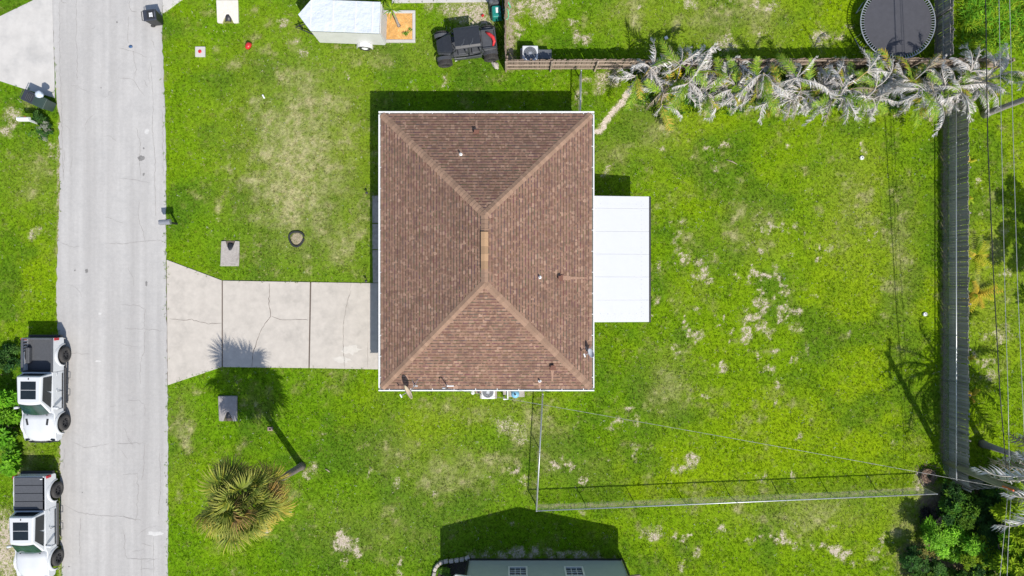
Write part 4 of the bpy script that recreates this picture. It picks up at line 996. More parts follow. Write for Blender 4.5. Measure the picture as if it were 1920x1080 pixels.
for s in (-1, 1):
    h_ = thing('wheel', None, None); h_.parent = tr; h_.location = (.75, s * (hw_ + .13), .34)
    M_ = Matrix.Rotation(-s * math.pi / 2, 4, 'X')
    q = MB(); q.lathe([(.2, -.08), (.3, -.1), (.34, -.07), (.34, .07), (.3, .1), (.2, .08)], 28, M=M_, close=True); q.build('tyre', RUBBER, h_, smooth=True, fix=True)
    q = MB(); q.lathe([(.2, -.06), (.2, .07), (.16, .08), (.14, .05), (.02, .06)], 20, M=M_); q.build('rim', WHITE, h_)
q = MB(); q.box((x1_ + .03, 0, 1.35), (.04, 1.6, 1.7)); q.build('rear_door', TW, tr, bevel=.01)
q = MB(); q.box((x1_ + .06, .5, 1.35), (.03, .03, 1.6)); q.build('door_bar', STEEL, tr)
q = MB(); q.tube([(xn + .5, -.45, .42), (xn - .75, 0, .42), (xn + .5, .45, .42)], .05, 6); q.build('tongue', DARKSTEEL, tr)
q = MB(); q.tube([(xn - .45, 0, .02), (xn - .45, 0, .75)], .04, 8); q.build('jack', DARKSTEEL, tr)
# ------------------------------------------------------------------ vegetation
vr = random.Random(77)
def leafmat(name, a, trans=.3, var=.12): return mat(name, None, .5, var=var, scale=3, attr=True, trans=trans, spec=.12)
LEAF = leafmat('leaf', None); FRONDM = leafmat('palm_frond', None, .15)
BARK = mat('bark', (.20, .165, .135), .95, var=.35, scale=7, bmp=.02, bscale=18)
GREYB = mat('grey_bark', (.33, .30, .28), .95, var=.3, scale=9, bmp=.012, bscale=16, stretch=(1, 1, 3))
def leafy(mbx, ctr, rad, ncl, per, size, cols, r, shell=.55, up=.12, spread=.22, aspect=.42):
    """sprays of pointed leaves gathered in separate lobes through an ellipsoid volume"""
    ctr = Vector(ctr); vol = (rad[0] * rad[1] * rad[2]) ** (1 / 3); rl = max(.16, min(.42, vol * .36)); nl = max(5, int(1.5 * rad[0] * rad[1] / (rl * rl)))
    lobes = []
    for _ in range(nl):
        d = Vector((r.gauss(0, 1), r.gauss(0, 1), r.gauss(.35, .8))).normalized(); k = r.uniform(.3, 1.05)
        c = ctr + Vector((d.x * rad[0], d.y * rad[1], d.z * rad[2])) * k; c.z = max(c.z, .18); s_ = r.uniform(.6, 1.3)
        lobes.append((c, rl * r.uniform(.6, 1.2), tuple(v * s_ for v in r.choice(cols))))
    for j in range(ncl):
        c0, lr, lc = lobes[j % nl]; d = Vector((r.gauss(0, 1), r.gauss(0, 1), r.gauss(.4, .7))).normalized(); c = c0 + d * lr * r.uniform(.45, 1.05); c.z = max(c.z, .05)
        col0 = lc if r.random() < .75 else r.choice(cols); b_ = r.uniform(.8, 1.2); ph = r.uniform(0, 6.28); sz = size * r.uniform(.75, 1.25)
        for q_ in range(per):
            a = ph + 6.283 * q_ / per + r.gauss(0, .2)
            ax = (Vector((math.cos(a), math.sin(a), r.gauss(up, .25))) + d * .35).normalized()
            sd_ = (ax.cross(Vector((0, 0, 1))).normalized() + Vector((r.gauss(0, .25), r.gauss(0, .25), r.gauss(0, .25)))).normalized()
            L = sz * r.uniform(.7, 1.2); w_ = L * aspect; p = c + ax * sz * .12
            nn = sd_.cross(ax); s_ = b_ * r.uniform(.85, 1.15)
            mbx.col = tuple(v * s_ for v in col0)
            mbx.add([p, p + ax * L * .5 + sd_ * w_ / 2 + nn * .02, p + ax * L - nn * L * .15, p + ax * L * .5 - sd_ * w_ / 2 + nn * .02], [(0, 1, 2, 3)])
def stems(name, parent, base_r, h, n, r, m, spread=.5):
    for k in range(n):
        a = r.uniform(0, 6.28); q = MB(); s_ = spread * r.uniform(.4, 1)
        q.tube([(0, 0, -.05), (s_ * .3 * math.cos(a), s_ * .3 * math.sin(a), h * .45), (s_ * math.cos(a), s_ * math.sin(a), h)], [base_r, base_r * .7, base_r * .3], 7); q.build(name, m, parent, smooth=True)
YG = [(.30, .44, .02), (.36, .50, .03), (.22, .36, .02)]; MG = [(.085, .22, .03), (.12, .27, .03), (.16, .31, .03)]; DG = [(.035, .10, .025), (.055, .14, .03), (.08, .18, .035)]
BG = [(.16, .40, .02), (.22, .48, .03), (.12, .32, .02)]; YEL_ = [(.60, .50, .04), (.46, .48, .03), (.62, .44, .05)]
def bush(name, label, cat, xy, rad, ncl, size, cols, per=8, group=None, seed=None, stem_h=None, shell=.45, spread=.2, tall=0, **kw):
    r = random.Random(seed if seed is not None else vr.random()); t_ = thing(name, label, cat, (*xy, g(*xy)), 0, group)
    if xy[0] > 20 and xy[1] < -10: rad = (rad[0] * 1.18, rad[1] * 1.18, rad[2] * 1.15); ncl = int(ncl * 1.7)
    zc = tall + rad[2] * .75; q = MB(); leafy(q, (0, 0, zc), rad, ncl, per, size, cols, r, shell=shell, spread=spread, **kw); q.build('crown' if tall else 'foliage', LEAF, t_, kind='stuff')
    if tall:
        tq = MB(); tq.tube([(0, 0, -.1), (.1, .05, tall * .5), (.05, .1, tall + rad[2] * .6)], [.17, .13, .06], 10); tk = tq.build('trunk', BARK, t_, smooth=True)
        for k in range(6):
            a = k * 1.05 + r.uniform(0, .5); lq = MB(); z_ = tall * r.uniform(.6, 1.0)
            lq.tube([(.08, .06, z_), (rad[0] * .4 * math.cos(a), rad[1] * .4 * math.sin(a), z_ + rad[2] * .4), (rad[0] * .75 * math.cos(a), rad[1] * .75 * math.sin(a), z_ + rad[2] * .75)], [.07, .05, .02], 6); lq.build('limb', BARK, tk, smooth=True)
    else: stems('stem', t_, .035, rad[2] * 1.2, 4, r, BARK, rad[0] * .5)
    return t_
pxy = lambda px, py, z=0: P(px, py, z)
# bottom right thicket
bush('broadleaf_tree', 'bright yellow green leafy tree at the lower right picture edge', 'tree', pxy(1912, 962, 2.6), (1.3, 1.5, 1.2), 460, .27, YG, seed=1, tall=2.0, group=None)
bush('broadleaf_tree', 'yellow green leafy tree in the bottom right corner under the lines', 'tree', pxy(1900, 1052, 2.2), (1.25, 1.35, 1.1), 420, .26, YG + BG[:1], seed=2, tall=1.6)
bush('shrub', 'feathery bright green shrub in the lower right thicket', 'shrub', pxy(1772, 1012, .9), (1.15, 1.35, .95), 420, .24, BG, seed=3, aspect=.28)
bush('shrub', 'yellow tipped green shrub right of the feathery bright shrub', 'shrub', pxy(1828, 1030, .9), (1.2, 1.0, .9), 380, .16, YG + MG, seed=4)
bush('shrub', 'dark green broad shrub just right of the lower fence end', 'shrub', pxy(1800, 950, .7), (1.5, .95, .8), 420, .19, MG + DG, seed=5)
bush('shrub', 'dense dark green shrub in the middle of the lower right thicket', 'shrub', pxy(1850, 985, .9), (1.35, 1.1, 1.0), 420, .18, DG + MG[:1], seed=6)
bush('shrub', 'dark purplish shrub with yellow leaves at the left of the thicket', 'shrub', pxy(1722, 1050, .6), (1.15, .95, .75), 300, .15, DG + DG + [(.05, .05, .045), (.28, .27, .07)], seed=7)
bush('shrub', 'glossy green shrub at the bottom edge left of the thicket', 'shrub', pxy(1738, 1078, .6), (1.2, .6, .7), 260, .17, MG + [(.3, .32, .08)], seed=8)
bush('shrub', 'dark green shrub at the bottom edge of the thicket', 'shrub', pxy(1815, 1085, .8), (1.4, .8, .8), 300, .18, DG + MG, seed=9)
bush('shrub', 'bare dark twiggy shrub near the lower fence end', 'shrub', pxy(1758, 965, .4), (.75, .6, .5), 120, .16, [(.05, .045, .045), (.07, .06, .055), (.04, .07, .03)], seed=10)
bush('broadleaf_tree', 'tall leafy tree just past the right edge shading the strip by the lines', 'tree', (33.6, -1.2), (3.2, 3.4, 2.2), 900, .26, MG, seed=11, tall=4.2)
bush('shrub', 'dark shrub filling the gap below the utility pole', 'shrub', pxy(1872, 940, .9), (1.2, .9, .9), 360, .2, DG + MG, seed=61)
bush('shrub', 'mid green shrub between the feathery shrub and the tree at the right edge', 'shrub', pxy(1868, 1035, 1.0), (1.0, 1.1, .9), 330, .2, MG + DG[1:], seed=62)
bush('shrub', 'green shrub tucked below the lower fence rail end', 'shrub', pxy(1775, 945, .6), (.95, .7, .7), 260, .19, MG, seed=63)
bush('shrub', 'lime green shrub under the bottom lines', 'shrub', pxy(1850, 1075, .9), (1.0, .8, .8), 280, .19, YG + MG, seed=64)
# left
bush('shrub', 'bright green large-leaved bush beside the first white truck', 'bush', pxy(4, 808, 1.0), (1.15, 2.3, 1.0), 620, .27, BG, seed=12, aspect=.5)
bush('shrub', 'dark shaded shrub behind the bright bush at the left edge', 'shrub', pxy(12, 672, .5), (.9, .9, .5), 190, .16, DG, seed=13)
bush('flower_bed_shrub', 'low leafy plant around the white mailbox', 'shrub', pxy(82, 243, .2), (.62, .6, .32), 150, .11, MG + DG + [(.3, .32, .25)], seed=14)
bush('flower_bed_shrub', 'dark spiky plant above the white mailbox', 'shrub', pxy(75, 222, .2), (.5, .35, .3), 90, .12, DG, seed=15)
# plants between fence and lines
for i, (px, py, s, lab) in enumerate(((1824, 302, .35, 'small yellow plant at the top right outside the privacy fence'), (1820, 372, .3, 'tiny yellow plant outside the privacy fence above the larger ones'), (1836, 478, .85, 'yellow green arching plant, upper of the two big ones outside the privacy fence'),
                                      (1838, 552, .85, 'yellow arching plant, lower of the two big ones outside the privacy fence'), (1828, 744, .45, 'small yellowish plant outside the lower privacy fence'), (1822, 675, .3, 'tiny yellow plant between the two lower fence sections'))):
    x, y = pxy(px, py, .3); r = random.Random(200 + i); t_ = thing('garden_plant', lab, 'plant', (x, y, -.02), 0, 'yellow plants outside the privacy fence')
    for k in range(13 if s > .5 else 8):
        a = r.uniform(0, 6.28); L = 1.3 * s * r.uniform(.7, 1.15); el = r.uniform(.3, 1.2); q = MB(); c_ = r.choice(YEL_ + YG); q.col = c_
        d = Vector((math.cos(a), math.sin(a), 0)); sd_ = Vector((-d.y, d.x, 0)); pts = []
        for j in range(6):
            u = j / 5; pts.append(d * L * u * math.cos(el * (1 - u * .6)) + Vector((0, 0, .05 + L * (math.sin(el) * u - .55 * u * u))))
        for j in range(1, 6):
            p = pts[j]; ll = .34 * s * (1 - .4 * j / 5)
            for sg in (-1, 1):
                for jj in (0, .5):
                    p2 = p + (pts[j - 1] - p) * jj; q.add([p2 + d * .03, p2 - d * .03, p2 + sd_ * sg * ll + d * ll * .6 - Vector((0, 0, ll * .25))], [(0, 1, 2)])
        q.tube(pts, .012, 4); q.build('frond', LEAF, t_)
# tall grass clump, top right
def tall_grass(label, x0, x1, y0, y1, n, seed, h=(.45, .95), cols=YG + BG):
    r = random.Random(seed); q = MB()
    for _ in range(n):
        cx, cy = r.uniform(x0, x1), r.uniform(y0, y1); c_ = r.choice(cols); hh = r.uniform(*h)
        for k in range(9):
            a = r.uniform(0, 6.28); s_ = r.uniform(.7, 1.3); q.col = tuple(v * s_ for v in c_); d = Vector((math.cos(a), math.sin(a), 0)); sd_ = Vector((-d.y, d.x, 0)) * r.uniform(.012, .025)
            b = Vector((cx + r.gauss(0, .06), cy + r.gauss(0, .06), -.03)); L = hh * r.uniform(.6, 1.1); m1 = b + d * L * .35 + Vector((0, 0, L * .6)); e = b + d * L * .95 + Vector((0, 0, L * .55))
            q.add([b + sd_, b - sd_, m1 - sd_, m1 + sd_, e], [(0, 1, 2, 3), (3, 2, 4)])
    return q.build('tall_grass', LEAF, kind='stuff', label=label, cat='grass')
tall_grass('tall bright green arching grass in the top right corner', 26.3, 32, 14.0, 19, 420, 5)
tall_grass('taller weeds growing along the foot of the palm row', 7.5, 26, 10.2, 12.6, 260, 6, (.2, .5), MG + YG)

# ---- palms
def pinnate_mesh(L, bend, nl, ll, droop, cols, seed, w0=.03, limp=.0):
    """feather frond growing along +x from the origin, arching down"""
    r = random.Random(seed); q = MB(); pts = []; p = Vector((0, 0, 0)); a = 0.0; N = 14; swing = r.uniform(-1.0, 1.0) * (.4 + limp)
    for k in range(N + 1):
        pts.append(p.copy()); a -= bend / N * (.5 + k / N); p = p + Vector((math.cos(a) * math.cos(swing * k / N), math.sin(swing * k / N) * math.cos(a), math.sin(a))) * L / N
    q.col = tuple(v * .9 for v in cols[-1]); q.tube(pts, [w0 * (1 - .8 * k / N) for k in range(N + 1)], 5)
    for k in range(nl):
        u = .16 + .84 * k / nl; f = u * N; i = min(N - 1, int(f)); c = pts[i].lerp(pts[i + 1], f - i); d = (pts[i + 1] - pts[i]).normalized(); sd_ = d.cross(Vector((0, 0, 1))).normalized(); up_ = sd_.cross(d)
        for sg in (-1, 1):
            l = ll * math.sin(math.pi * (.12 + .82 * u)) ** .7 * r.uniform(.6, 1.15)
            if r.random() < limp * .25: continue
            dv = (sd_ * sg * (1 - limp * .55) + d * r.uniform(.35, .95) + up_ * (.25 - droop * r.uniform(.6, 1.5)) + Vector((r.gauss(0, .18), r.gauss(0, .18), 0)) * limp).normalized()
            m1 = c + dv * l * .55; dv2 = (dv + Vector((0, 0, -droop * r.uniform(.5, 1.4)))).normalized(); e = m1 + dv2 * l * .45
            w_ = d * (r.uniform(.007, .018) if limp > .5 else r.uniform(.012, .026)); s_ = r.uniform(.75, 1.25); q.col = tuple(v * s_ for v in r.choice(cols))
            q.add([c + w_, c - w_, m1 - w_ * .8, m1 + w_ * .8, e], [(0, 1, 2, 3), (3, 2, 4)])
    return q.mesh('frond')
DEADC = [(.66, .65, .645), (.78, .775, .77), (.50, .485, .48), (.60, .55, .50)]; DEADB = [(.36, .29, .20), (.28, .22, .16), (.42, .36, .28)]
GRC = [(.20, .32, .03), (.28, .38, .04), (.14, .26, .03)]; GLD = [(.42, .30, .04), (.36, .34, .05)]
dead_m = [pinnate_mesh(r_, b_, 58, .36, .85, DEADC, 300 + i, limp=1.12) for i, (r_, b_) in enumerate(((1.7, 2.2), (1.5, 2.7), (1.9, 1.9), (1.3, 3.0), (1.6, 2.4), (1.3, 1.3)))]
brown_m = [pinnate_mesh(r_, b_, 30, .3, .7, DEADB, 320 + i, limp=.6) for i, (r_, b_) in enumerate(((1.4, 2.0), (1.6, 1.6)))]
green_m = [pinnate_mesh(r_, b_, 30, .38, .25, GRC, 340 + i) for i, (r_, b_) in enumerate(((1.5, 1.1), (1.8, 1.4), (1.2, .9)))]
gold_m = [pinnate_mesh(r_, b_, 26, .32, .35, GLD + GRC[:1], 350 + i) for i, (r_, b_) in enumerate(((1.3, 1.2), (1.5, 1.5)))]
CANE = mat('yellow_cane', (.42, .33, .10), .6, var=.25, scale=6, stretch=(1, 1, 4)); GCANE = mat('grey_cane', (.38, .36, .33), .8, var=.25, scale=6, stretch=(1, 1, 4))
def put_frond(parent, me, p, az_, el, roll=0, s=1.0, m=None):
    o = link('frond', me, m or FRONDM, parent, loc=p, scale=(s, s, s)); o.rotation_mode = 'QUATERNION'
    o.rotation_quaternion = Quaternion((0, 0, 1), az_) @ Quaternion((0, 1, 0), -el) @ Quaternion((1, 0, 0), roll)
pr = random.Random(15)
rowx = [7.3, 8.4, 9.5, 10.7, 11.8, 12.9, 14.0, 15.2, 16.3, 17.5, 18.7, 19.9, 21.1, 22.3, 23.4, 24.5, 25.95]
for i, x in enumerate(rowx):
    y = 11.25 + pr.uniform(-.75, .6); last = i == len(rowx) - 1
    lab = 'dead grey palm, %s from the house in the row along the tan fence' % ORD[i]
    t_ = thing('dead_palm', lab, 'palm', (x, y, -.03), 0, 'dead palms along the tan wooden fence')
    nc = pr.randint(4, 6); hmax = 0
    for k in range(nc):
        a = pr.uniform(0, 6.28); h = pr.uniform(1.2, 2.5) if pr.random() < .85 else pr.uniform(2.8, 3.7)
        lx, ly = .5 * h * .36 * math.cos(a), .5 * h * .36 * math.sin(a)
        q = MB(); q.tube([(.12 * math.cos(a), .12 * math.sin(a), 0), (lx * .5, ly * .5, h * .55), (lx, ly, h)], [.045, .04, .03], 7); q.build('cane', CANE if pr.random() < .35 else GCANE, t_, smooth=True)
        for j in range(pr.randint(6, 8)):
            az_ = a + pr.gauss(0, 1.3); u = pr.random()
            me = pr.choice(dead_m) if u < .75 else (pr.choice(brown_m) if u < .80 else (pr.choice(green_m) if u < .93 else pr.choice(gold_m)))
            put_frond(t_, me, (lx, ly, h - pr.uniform(0, .25)), az_, pr.uniform(-.1, 1.1), pr.gauss(0, .5), pr.uniform(.8, 1.35))
ur = random.Random(8)
for i in range(13):
    x = 7.9 + i * 1.42 + ur.uniform(-.3, .3); y = 11.6 + ur.uniform(-.5, .6)
    bush('undergrowth_shrub', 'low green undergrowth shrub below the dead palm row, %s from the house' % ORD[i], 'shrub', (x, y), (.95, .8, .5), 150, .2, MG + DG + (YG if i % 3 == 0 else []) + (YEL_[:1] if i % 4 == 1 else []), seed=500 + i, group='undergrowth below the dead palms', per=7)

# ---- tall palms beyond the fence with crowns off frame
def tall_palm(label, base, h, lean, seed, nf, fl):
    r = random.Random(seed); t_ = thing('palm_tree', label, 'palm', (*base, -.05))
    top = Vector((lean[0], lean[1], h)); q = MB()
    q.tube([(0, 0, 0), top * .08, top * .3, top * .65, top], [.26, .19, .155, .15, .13], 14); q.build('trunk', GREYB, t_, smooth=True)
    for k in range(nf):
        a = 2.4 * k; el = 1.2 - 2.0 * k / nf; u = k / nf
        me = r.choice(green_m) if u < .55 and math.cos(a) > -.25 else r.choice(dead_m[:3] + brown_m[:1])
        put_frond(t_, me, top + Vector((0, 0, .1)), a, el, r.gauss(0, .2), fl * r.uniform(.85, 1.15))
    return t_
tall_palm('palm with slender grey trunk leaning out past the top right of the privacy fence', pxy(1846, 214), 5.8, (.3, .1), 1, 18, 1.6)
tall_palm('palm with thick grey trunk and grey fronds at the lower right edge', pxy(1842, 832), 5.7, (.1, -.1), 2, 40, 2.3)

# ---- fan palm on the front lawn
def fan_mesh(pet, rad, nseg, cols, tipc, seed, droop):
    r = random.Random(seed); q = MB(); q.col = (.22, .25, .06); q.tube([(0, 0, 0), (pet * .6, 0, .03), (pet, 0, -.02)], [.026, .02, .013], 5)
    c = Vector((pet, 0, -.02))
    for k in range(nseg):
        a = -2.25 + 4.5 * k / (nseg - 1) + r.gauss(0, .03); L = rad * (.62 + .38 * math.cos(a * .55)) * r.uniform(.85, 1.08); d = Vector((math.cos(a), math.sin(a), .12)).normalized(); sd_ = Vector((-d.y, d.x, 0)).normalized()
        w_ = .021 + .009 * math.cos(a * .5); up_ = Vector((0, 0, 1)); p1 = c + d * L * .5 + up_ * .03; p2 = c + d * L * .78 + up_ * (-.06 - droop * .12) * L; p3 = c + d * L * .95 - up_ * L * (.14 + droop * .4)
        s_ = r.uniform(.8, 1.25); q.col = tuple(v * s_ for v in r.choice(cols)); fold = up_ * w_ * .5
        n0 = len(q.v); q.add([c, p1 + sd_ * w_ - fold, p1 + fold, p1 - sd_ * w_ - fold, p2 + sd_ * w_ * .6, p2 - sd_ * w_ * .6, p3], [(0, 1, 2), (0, 2, 3), (1, 4, 2), (2, 5, 3), (2, 4, 5), (4, 6, 5)])
        tc = tuple(v * s_ for v in tipc); q.c[n0 + 6] = tc
        q.c[n0 + 4] = q.c[n0 + 5] = tuple((a_ + b_) / 2 for a_, b_ in zip(q.col, tc))
    return q.mesh('fan_frond')
FG = [(.17, .23, .035), (.22, .275, .04), (.10, .155, .03), (.27, .285, .035)]; FY = [(.33, .32, .05), (.44, .37, .07), (.25, .28, .05)]; FB = [(.30, .20, .08), (.21, .135, .06), (.40, .25, .07)]
fang = [fan_mesh(p_, r_, 34, FG, (.40, .38, .09), 600 + i, .5) for i, (p_, r_) in enumerate(((1.0, .95), (1.15, 1.0), (.85, .9)))]
fany = [fan_mesh(p_, r_, 32, FY, (.48, .34, .08), 610 + i, .8) for i, (p_, r_) in enumerate(((1.1, .95), (1.2, .9)))]
fanb = [fan_mesh(p_, r_, 26, FB, (.42, .26, .1), 620 + i, 1.1) for i, (p_, r_) in enumerate(((1.05, .85), (1.15, .8)))]
sp = thing('fan_palm', 'fan palm with round crown and leaning brown trunk on the front lawn', 'palm', (*P(566, 874), -.05))
HB = 6.9; cx_, cy_ = P(455, 941, HB); bx_, by_ = P(566, 874); TOP = Vector((cx_ - bx_, cy_ - by_, HB))
PB = mat('palm_boots', (.20, .165, .15), .95, var=.45, scale=9, bmp=.03, bscale=11, stretch=(1, 1, 2))
q = MB(); q.tube([(0, 0, 0), TOP * .06, TOP * .3, TOP * .7, TOP * .96], [.25, .205, .185, .18, .2], 16); q.build('trunk', PB, sp, smooth=True)
q = MB(); rr_ = random.Random(31)
for k in range(150):
    u = .82 + .15 * k / 150; a = 2.4 * k; c = TOP * u + Vector((math.cos(a), math.sin(a), 0)) * .2; q.bar(c, c + Vector((math.cos(a) * .16, math.sin(a) * .16, .22)), .05, .02)
q.build('leaf_bases', PB, sp, kind='stuff')
for k in range(64):
    u = k / 64; a = 2.39996 * k; el = 1.3 - 1.95 * u ** .85 + rr_.gauss(0, .18); me = rr_.choice(fang) if u < .66 + rr_.uniform(-.3, .15) else (rr_.choice(fany) if u < .9 else rr_.choice(fanb))
    if rr_.random() < .05: me = rr_.choice(fanb)
    put_frond(sp, me, TOP + Vector((0, 0, .12 - .3 * u)), a, el, rr_.gauss(0, .55), rr_.uniform(.9, 1.28))
# ------------------------------------------------------------------ neighbour house at the bottom
NHY = -15.9; nx0, nx1 = P(880, 0)[0], P(1165, 0)[0]; nxc = (nx0 + nx1) / 2
nh = thing('house', 'grey-green gable house with two small windows at the bottom edge', 'house', (0, 0, 0))
SAGE = mat('sage_stucco', (.40, .46, .44), .85, var=.05, scale=4, bmp=.003, bscale=60)
nez, nrz, oh = 2.55, 4.15, .62
wins = [(P(971, 0, 1.75)[0], 1.12, 2.32), (P(1077, 0, 1.75)[0], 1.12, 2.32)]
q = MB(); DEP = 12.0
xs_ = [nx0] + [v for c, _, _ in wins for v in (c - .46, c + .46)] + [nx1]
wz0, wz1 = 1.2, 2.3
for a_, b_ in ((xs_[0], xs_[1]), (xs_[2], xs_[3]), (xs_[4], xs_[5])): q.box(((a_ + b_) / 2, NHY - .1, nez / 2 - .05), (b_ - a_, .2, nez + .1))
for c, _, _ in wins:
    q.box((c, NHY - .1, wz0 / 2 - .05), (.92, .2, wz0 + .1)); q.box((c, NHY - .1, (wz1 + nez) / 2), (.92, .2, nez - wz1))
q.prism([(nx0, 0), (nx1, 0), (nxc, 0)], 0, .001)  # replaced below
q.v = q.v[:-6]; q.f = q.f[:-5]
q.add([(nx0, NHY, nez), (nx1, NHY, nez), (nxc, NHY, nrz - .15), (nx0, NHY - .2, nez), (nx1, NHY - .2, nez), (nxc, NHY - .2, nrz - .15)], [(1, 0, 2), (3, 4, 5), (0, 1, 4, 3), (1, 2, 5, 4), (2, 0, 3, 5)])
for x in (nx0 + .1, nx1 - .1): q.box((x, NHY - .2 - DEP / 2, nez / 2 - .05), (.2, DEP, nez + .1))
q.build('wall', SAGE, nh)
q = MB(); q.box((nxc, NHY + .02, .06), (nx1 - nx0 + .04, .05, .22)); q.build('base_band', BLACKP, nh)
for c, _, _ in wins:
    q = MB()
    for dx in (-.5, .5): q.box((c + dx, NHY + .02, (wz0 + wz1) / 2), (.1, .05, wz1 - wz0 + .2))
    for zz in (wz0 - .05, wz1 + .05): q.box((c, NHY + .02, zz), (.9, .05, .1))
    wn = q.build('window', WHITE, nh)
    q = MB(); q.box((c, NHY - .07, (wz0 + wz1) / 2), (.92, .02, 1.1)); q.build('pane', GLASS, wn)
    q = MB(); q.box((c, NHY - .03, (wz0 + wz1) / 2), (.9, .04, .05))
    for dx in (-.15, .15): q.box((c + dx, NHY - .035, (wz0 + wz1) / 2), (.03, .03, 1.08))
    for zz in (wz0 + .28, wz1 - .28): q.box((c, NHY - .036, zz), (.88, .028, .03))
    q.build('muntin', WHITE, wn)
    q = MB(); q.box((c, NHY + .012, wz0 - .17), (1.2, .024, .1)); q.build('sill', SAGE, nh)
NSH = mat('pinkish_shingle', (.26, .20, .185), .95, var=.3, scale=30, bmp=.01, bscale=60)
for s in (-1, 1):
    xe = nxc + s * ((nx1 - nx0) / 2 + oh); sl_ = (nrz - nez) / ((nx1 - nx0) / 2 + oh); ze = nez - .02
    q = MB(); Yf = NHY + .0 + .12; Yb = NHY - DEP
    q.add([(xe, Yf, ze), (nxc, Yf, nrz), (nxc, Yb, nrz), (xe, Yb, ze), (xe, Yf, ze - .1), (nxc, Yf, nrz - .1), (nxc, Yb, nrz - .1), (xe, Yb, ze - .1)], [(0, 1, 2, 3), (7, 6, 5, 4), (0, 4, 5, 1), (3, 2, 6, 7), (0, 3, 7, 4)])
    rs = q.build('roof_slope', NSH, nh, fix=True)
    q = MB(); q.bar((xe, Yf + .015, ze - .06), (nxc, Yf + .015, nrz - .06), .03, .16); q.build('rake_board', WHITE if s < 0 else WOODB, nh)
    q = MB(); q.box((xe + s * .06, (Yf + Yb) / 2, ze - .06), (.12, DEP, .12)); q.build('gutter', WHITE, nh)
    q = MB(); n_ = int(((nx1 - nx0) / 2 + oh) / .17)
    for k in range(n_):
        xa = xe - s * k * .17; q.bar((xa - s * .01, Yf - .02, ze + sl_ * k * .17 + .008), (xa - s * .01, Yb, ze + sl_ * k * .17 + .008), .02, .02)
    q.build('shingle_course', NSH, rs, kind='stuff')
    xw = nx0 if s < 0 else nx1
    q = MB(); q.tube([(xw + s * .05, NHY + .06, .05), (xw + s * .05, NHY + .06, nez - .1)], .06, 6); q.build('downspout', BLACKP, nh)
# stone edging and its bed
STONE = mat('edging_stone', (.46, .42, .38), .9, var=.2, scale=9, bmp=.01, bscale=30, rand=.2)
eb = thing('garden_bed', 'dark mulch bed edged with rounded pale blocks at the bottom house corner', 'garden bed', (*P(846, 1066), 0))
bo = Vector((*P(846, 1066), 0))
q = MB(); q.prism([tuple(Vector((*P(*p), 0)).xy - bo.xy) for p in ((876, 1052), (845, 1056), (826, 1064), (820, 1082), (822, 1110), (876, 1110))], -.1, .03); q.build('mulch', mat('dark_mulch', (.035, .028, .024), .95, var=.5, scale=20, bmp=.03, bscale=25), eb)
sr_ = random.Random(2); blk = [(876, 1047), (866, 1050), (856, 1051.5), (846, 1053), (836, 1053.5), (827, 1056), (820, 1061), (815.5, 1068), (813.5, 1077), (812, 1087)]
for i, (px, py) in enumerate(blk):
    a_, b_ = blk[max(0, i - 1)], blk[min(len(blk) - 1, i + 1)]; x, y = P(px, py, .15)
    q = MB(); q.box((0, 0, .1), (.29, .24, .22), top=(.85, .8)); q.build('block', STONE, eb, bevel=.05, seg=3, loc=(x - bo.x, y - bo.y, 0), rot=(0, 0, math.atan2(-(b_[1] - a_[1]), b_[0] - a_[0]) + sr_.gauss(0, .08)))
bush('shrub', 'small green plant in the mulch bed at the bottom house corner', 'shrub', P(836, 1076, .2), (.35, .4, .25), 60, .14, MG, seed=44)

# ------------------------------------------------------------------ culvert end slabs
def culvert(label, ctr, rz, m, wd=1.1, ln=1.5, inner=None):
    x, y = P(*ctr); t_ = thing('culvert_end', label, 'concrete slab', (x, y, g(x, y) + .03), rz, 'concrete culvert ends along the front ditch')
    out = [(-wd / 2, -ln / 2), (wd / 2, -ln / 2), (wd / 2 * .97, ln / 2 * .97), (wd * .26, ln / 2), (wd * .17, ln * .30), (wd * .06, ln * .13), (-wd * .06, ln * .13), (-wd * .17, ln * .30), (-wd * .26, ln / 2), (-wd / 2 * .97, ln / 2 * .97)]
    zz = lambda p: .12 - .10 * (p[1] / ln)
    q = MB(); q.prism(out, lambda p: -.22, zz); q.build('collar', m, t_, bevel=.03, seg=2, fix=True)
    q = MB(); q.lathe([(.2, -.5), (.2, .1), (.16, .1), (.16, -.5)], 18, M=Matrix.Rotation(math.pi / 2, 4, 'X'), loc=(0, ln * .05, -.1), close=True); q.build('pipe', DARKSTEEL, t_, smooth=True)
    q = MB(); q.add([(-wd * .3, ln * .05, -.02), (wd * .3, ln * .05, -.02), (wd * .3, ln * .5, -.03), (-wd * .3, ln * .5, -.03)], [(0, 1, 2, 3)]); q.build('silt', inner or JOINT, t_)
culvert('notched weathered concrete culvert end above the driveway', (430, 475), 0, CONCG)
culvert('notched grey concrete culvert end in the palm shadow below the driveway', (425.5, 767), math.pi, mat('dark_concrete', (.30, .28, .27), .9, var=.25, scale=6, bmp=.006, bscale=50))
culvert('bright pale concrete culvert end at the top of the front lawn', (426, 21), math.pi, mat('bleached_concrete', (.66, .62, .55), .9, var=.12, scale=6, bmp=.006, bscale=50), 1.28, 1.3, mat('ditch_weed', (.2, .22, .05), .9, var=.4, scale=20))

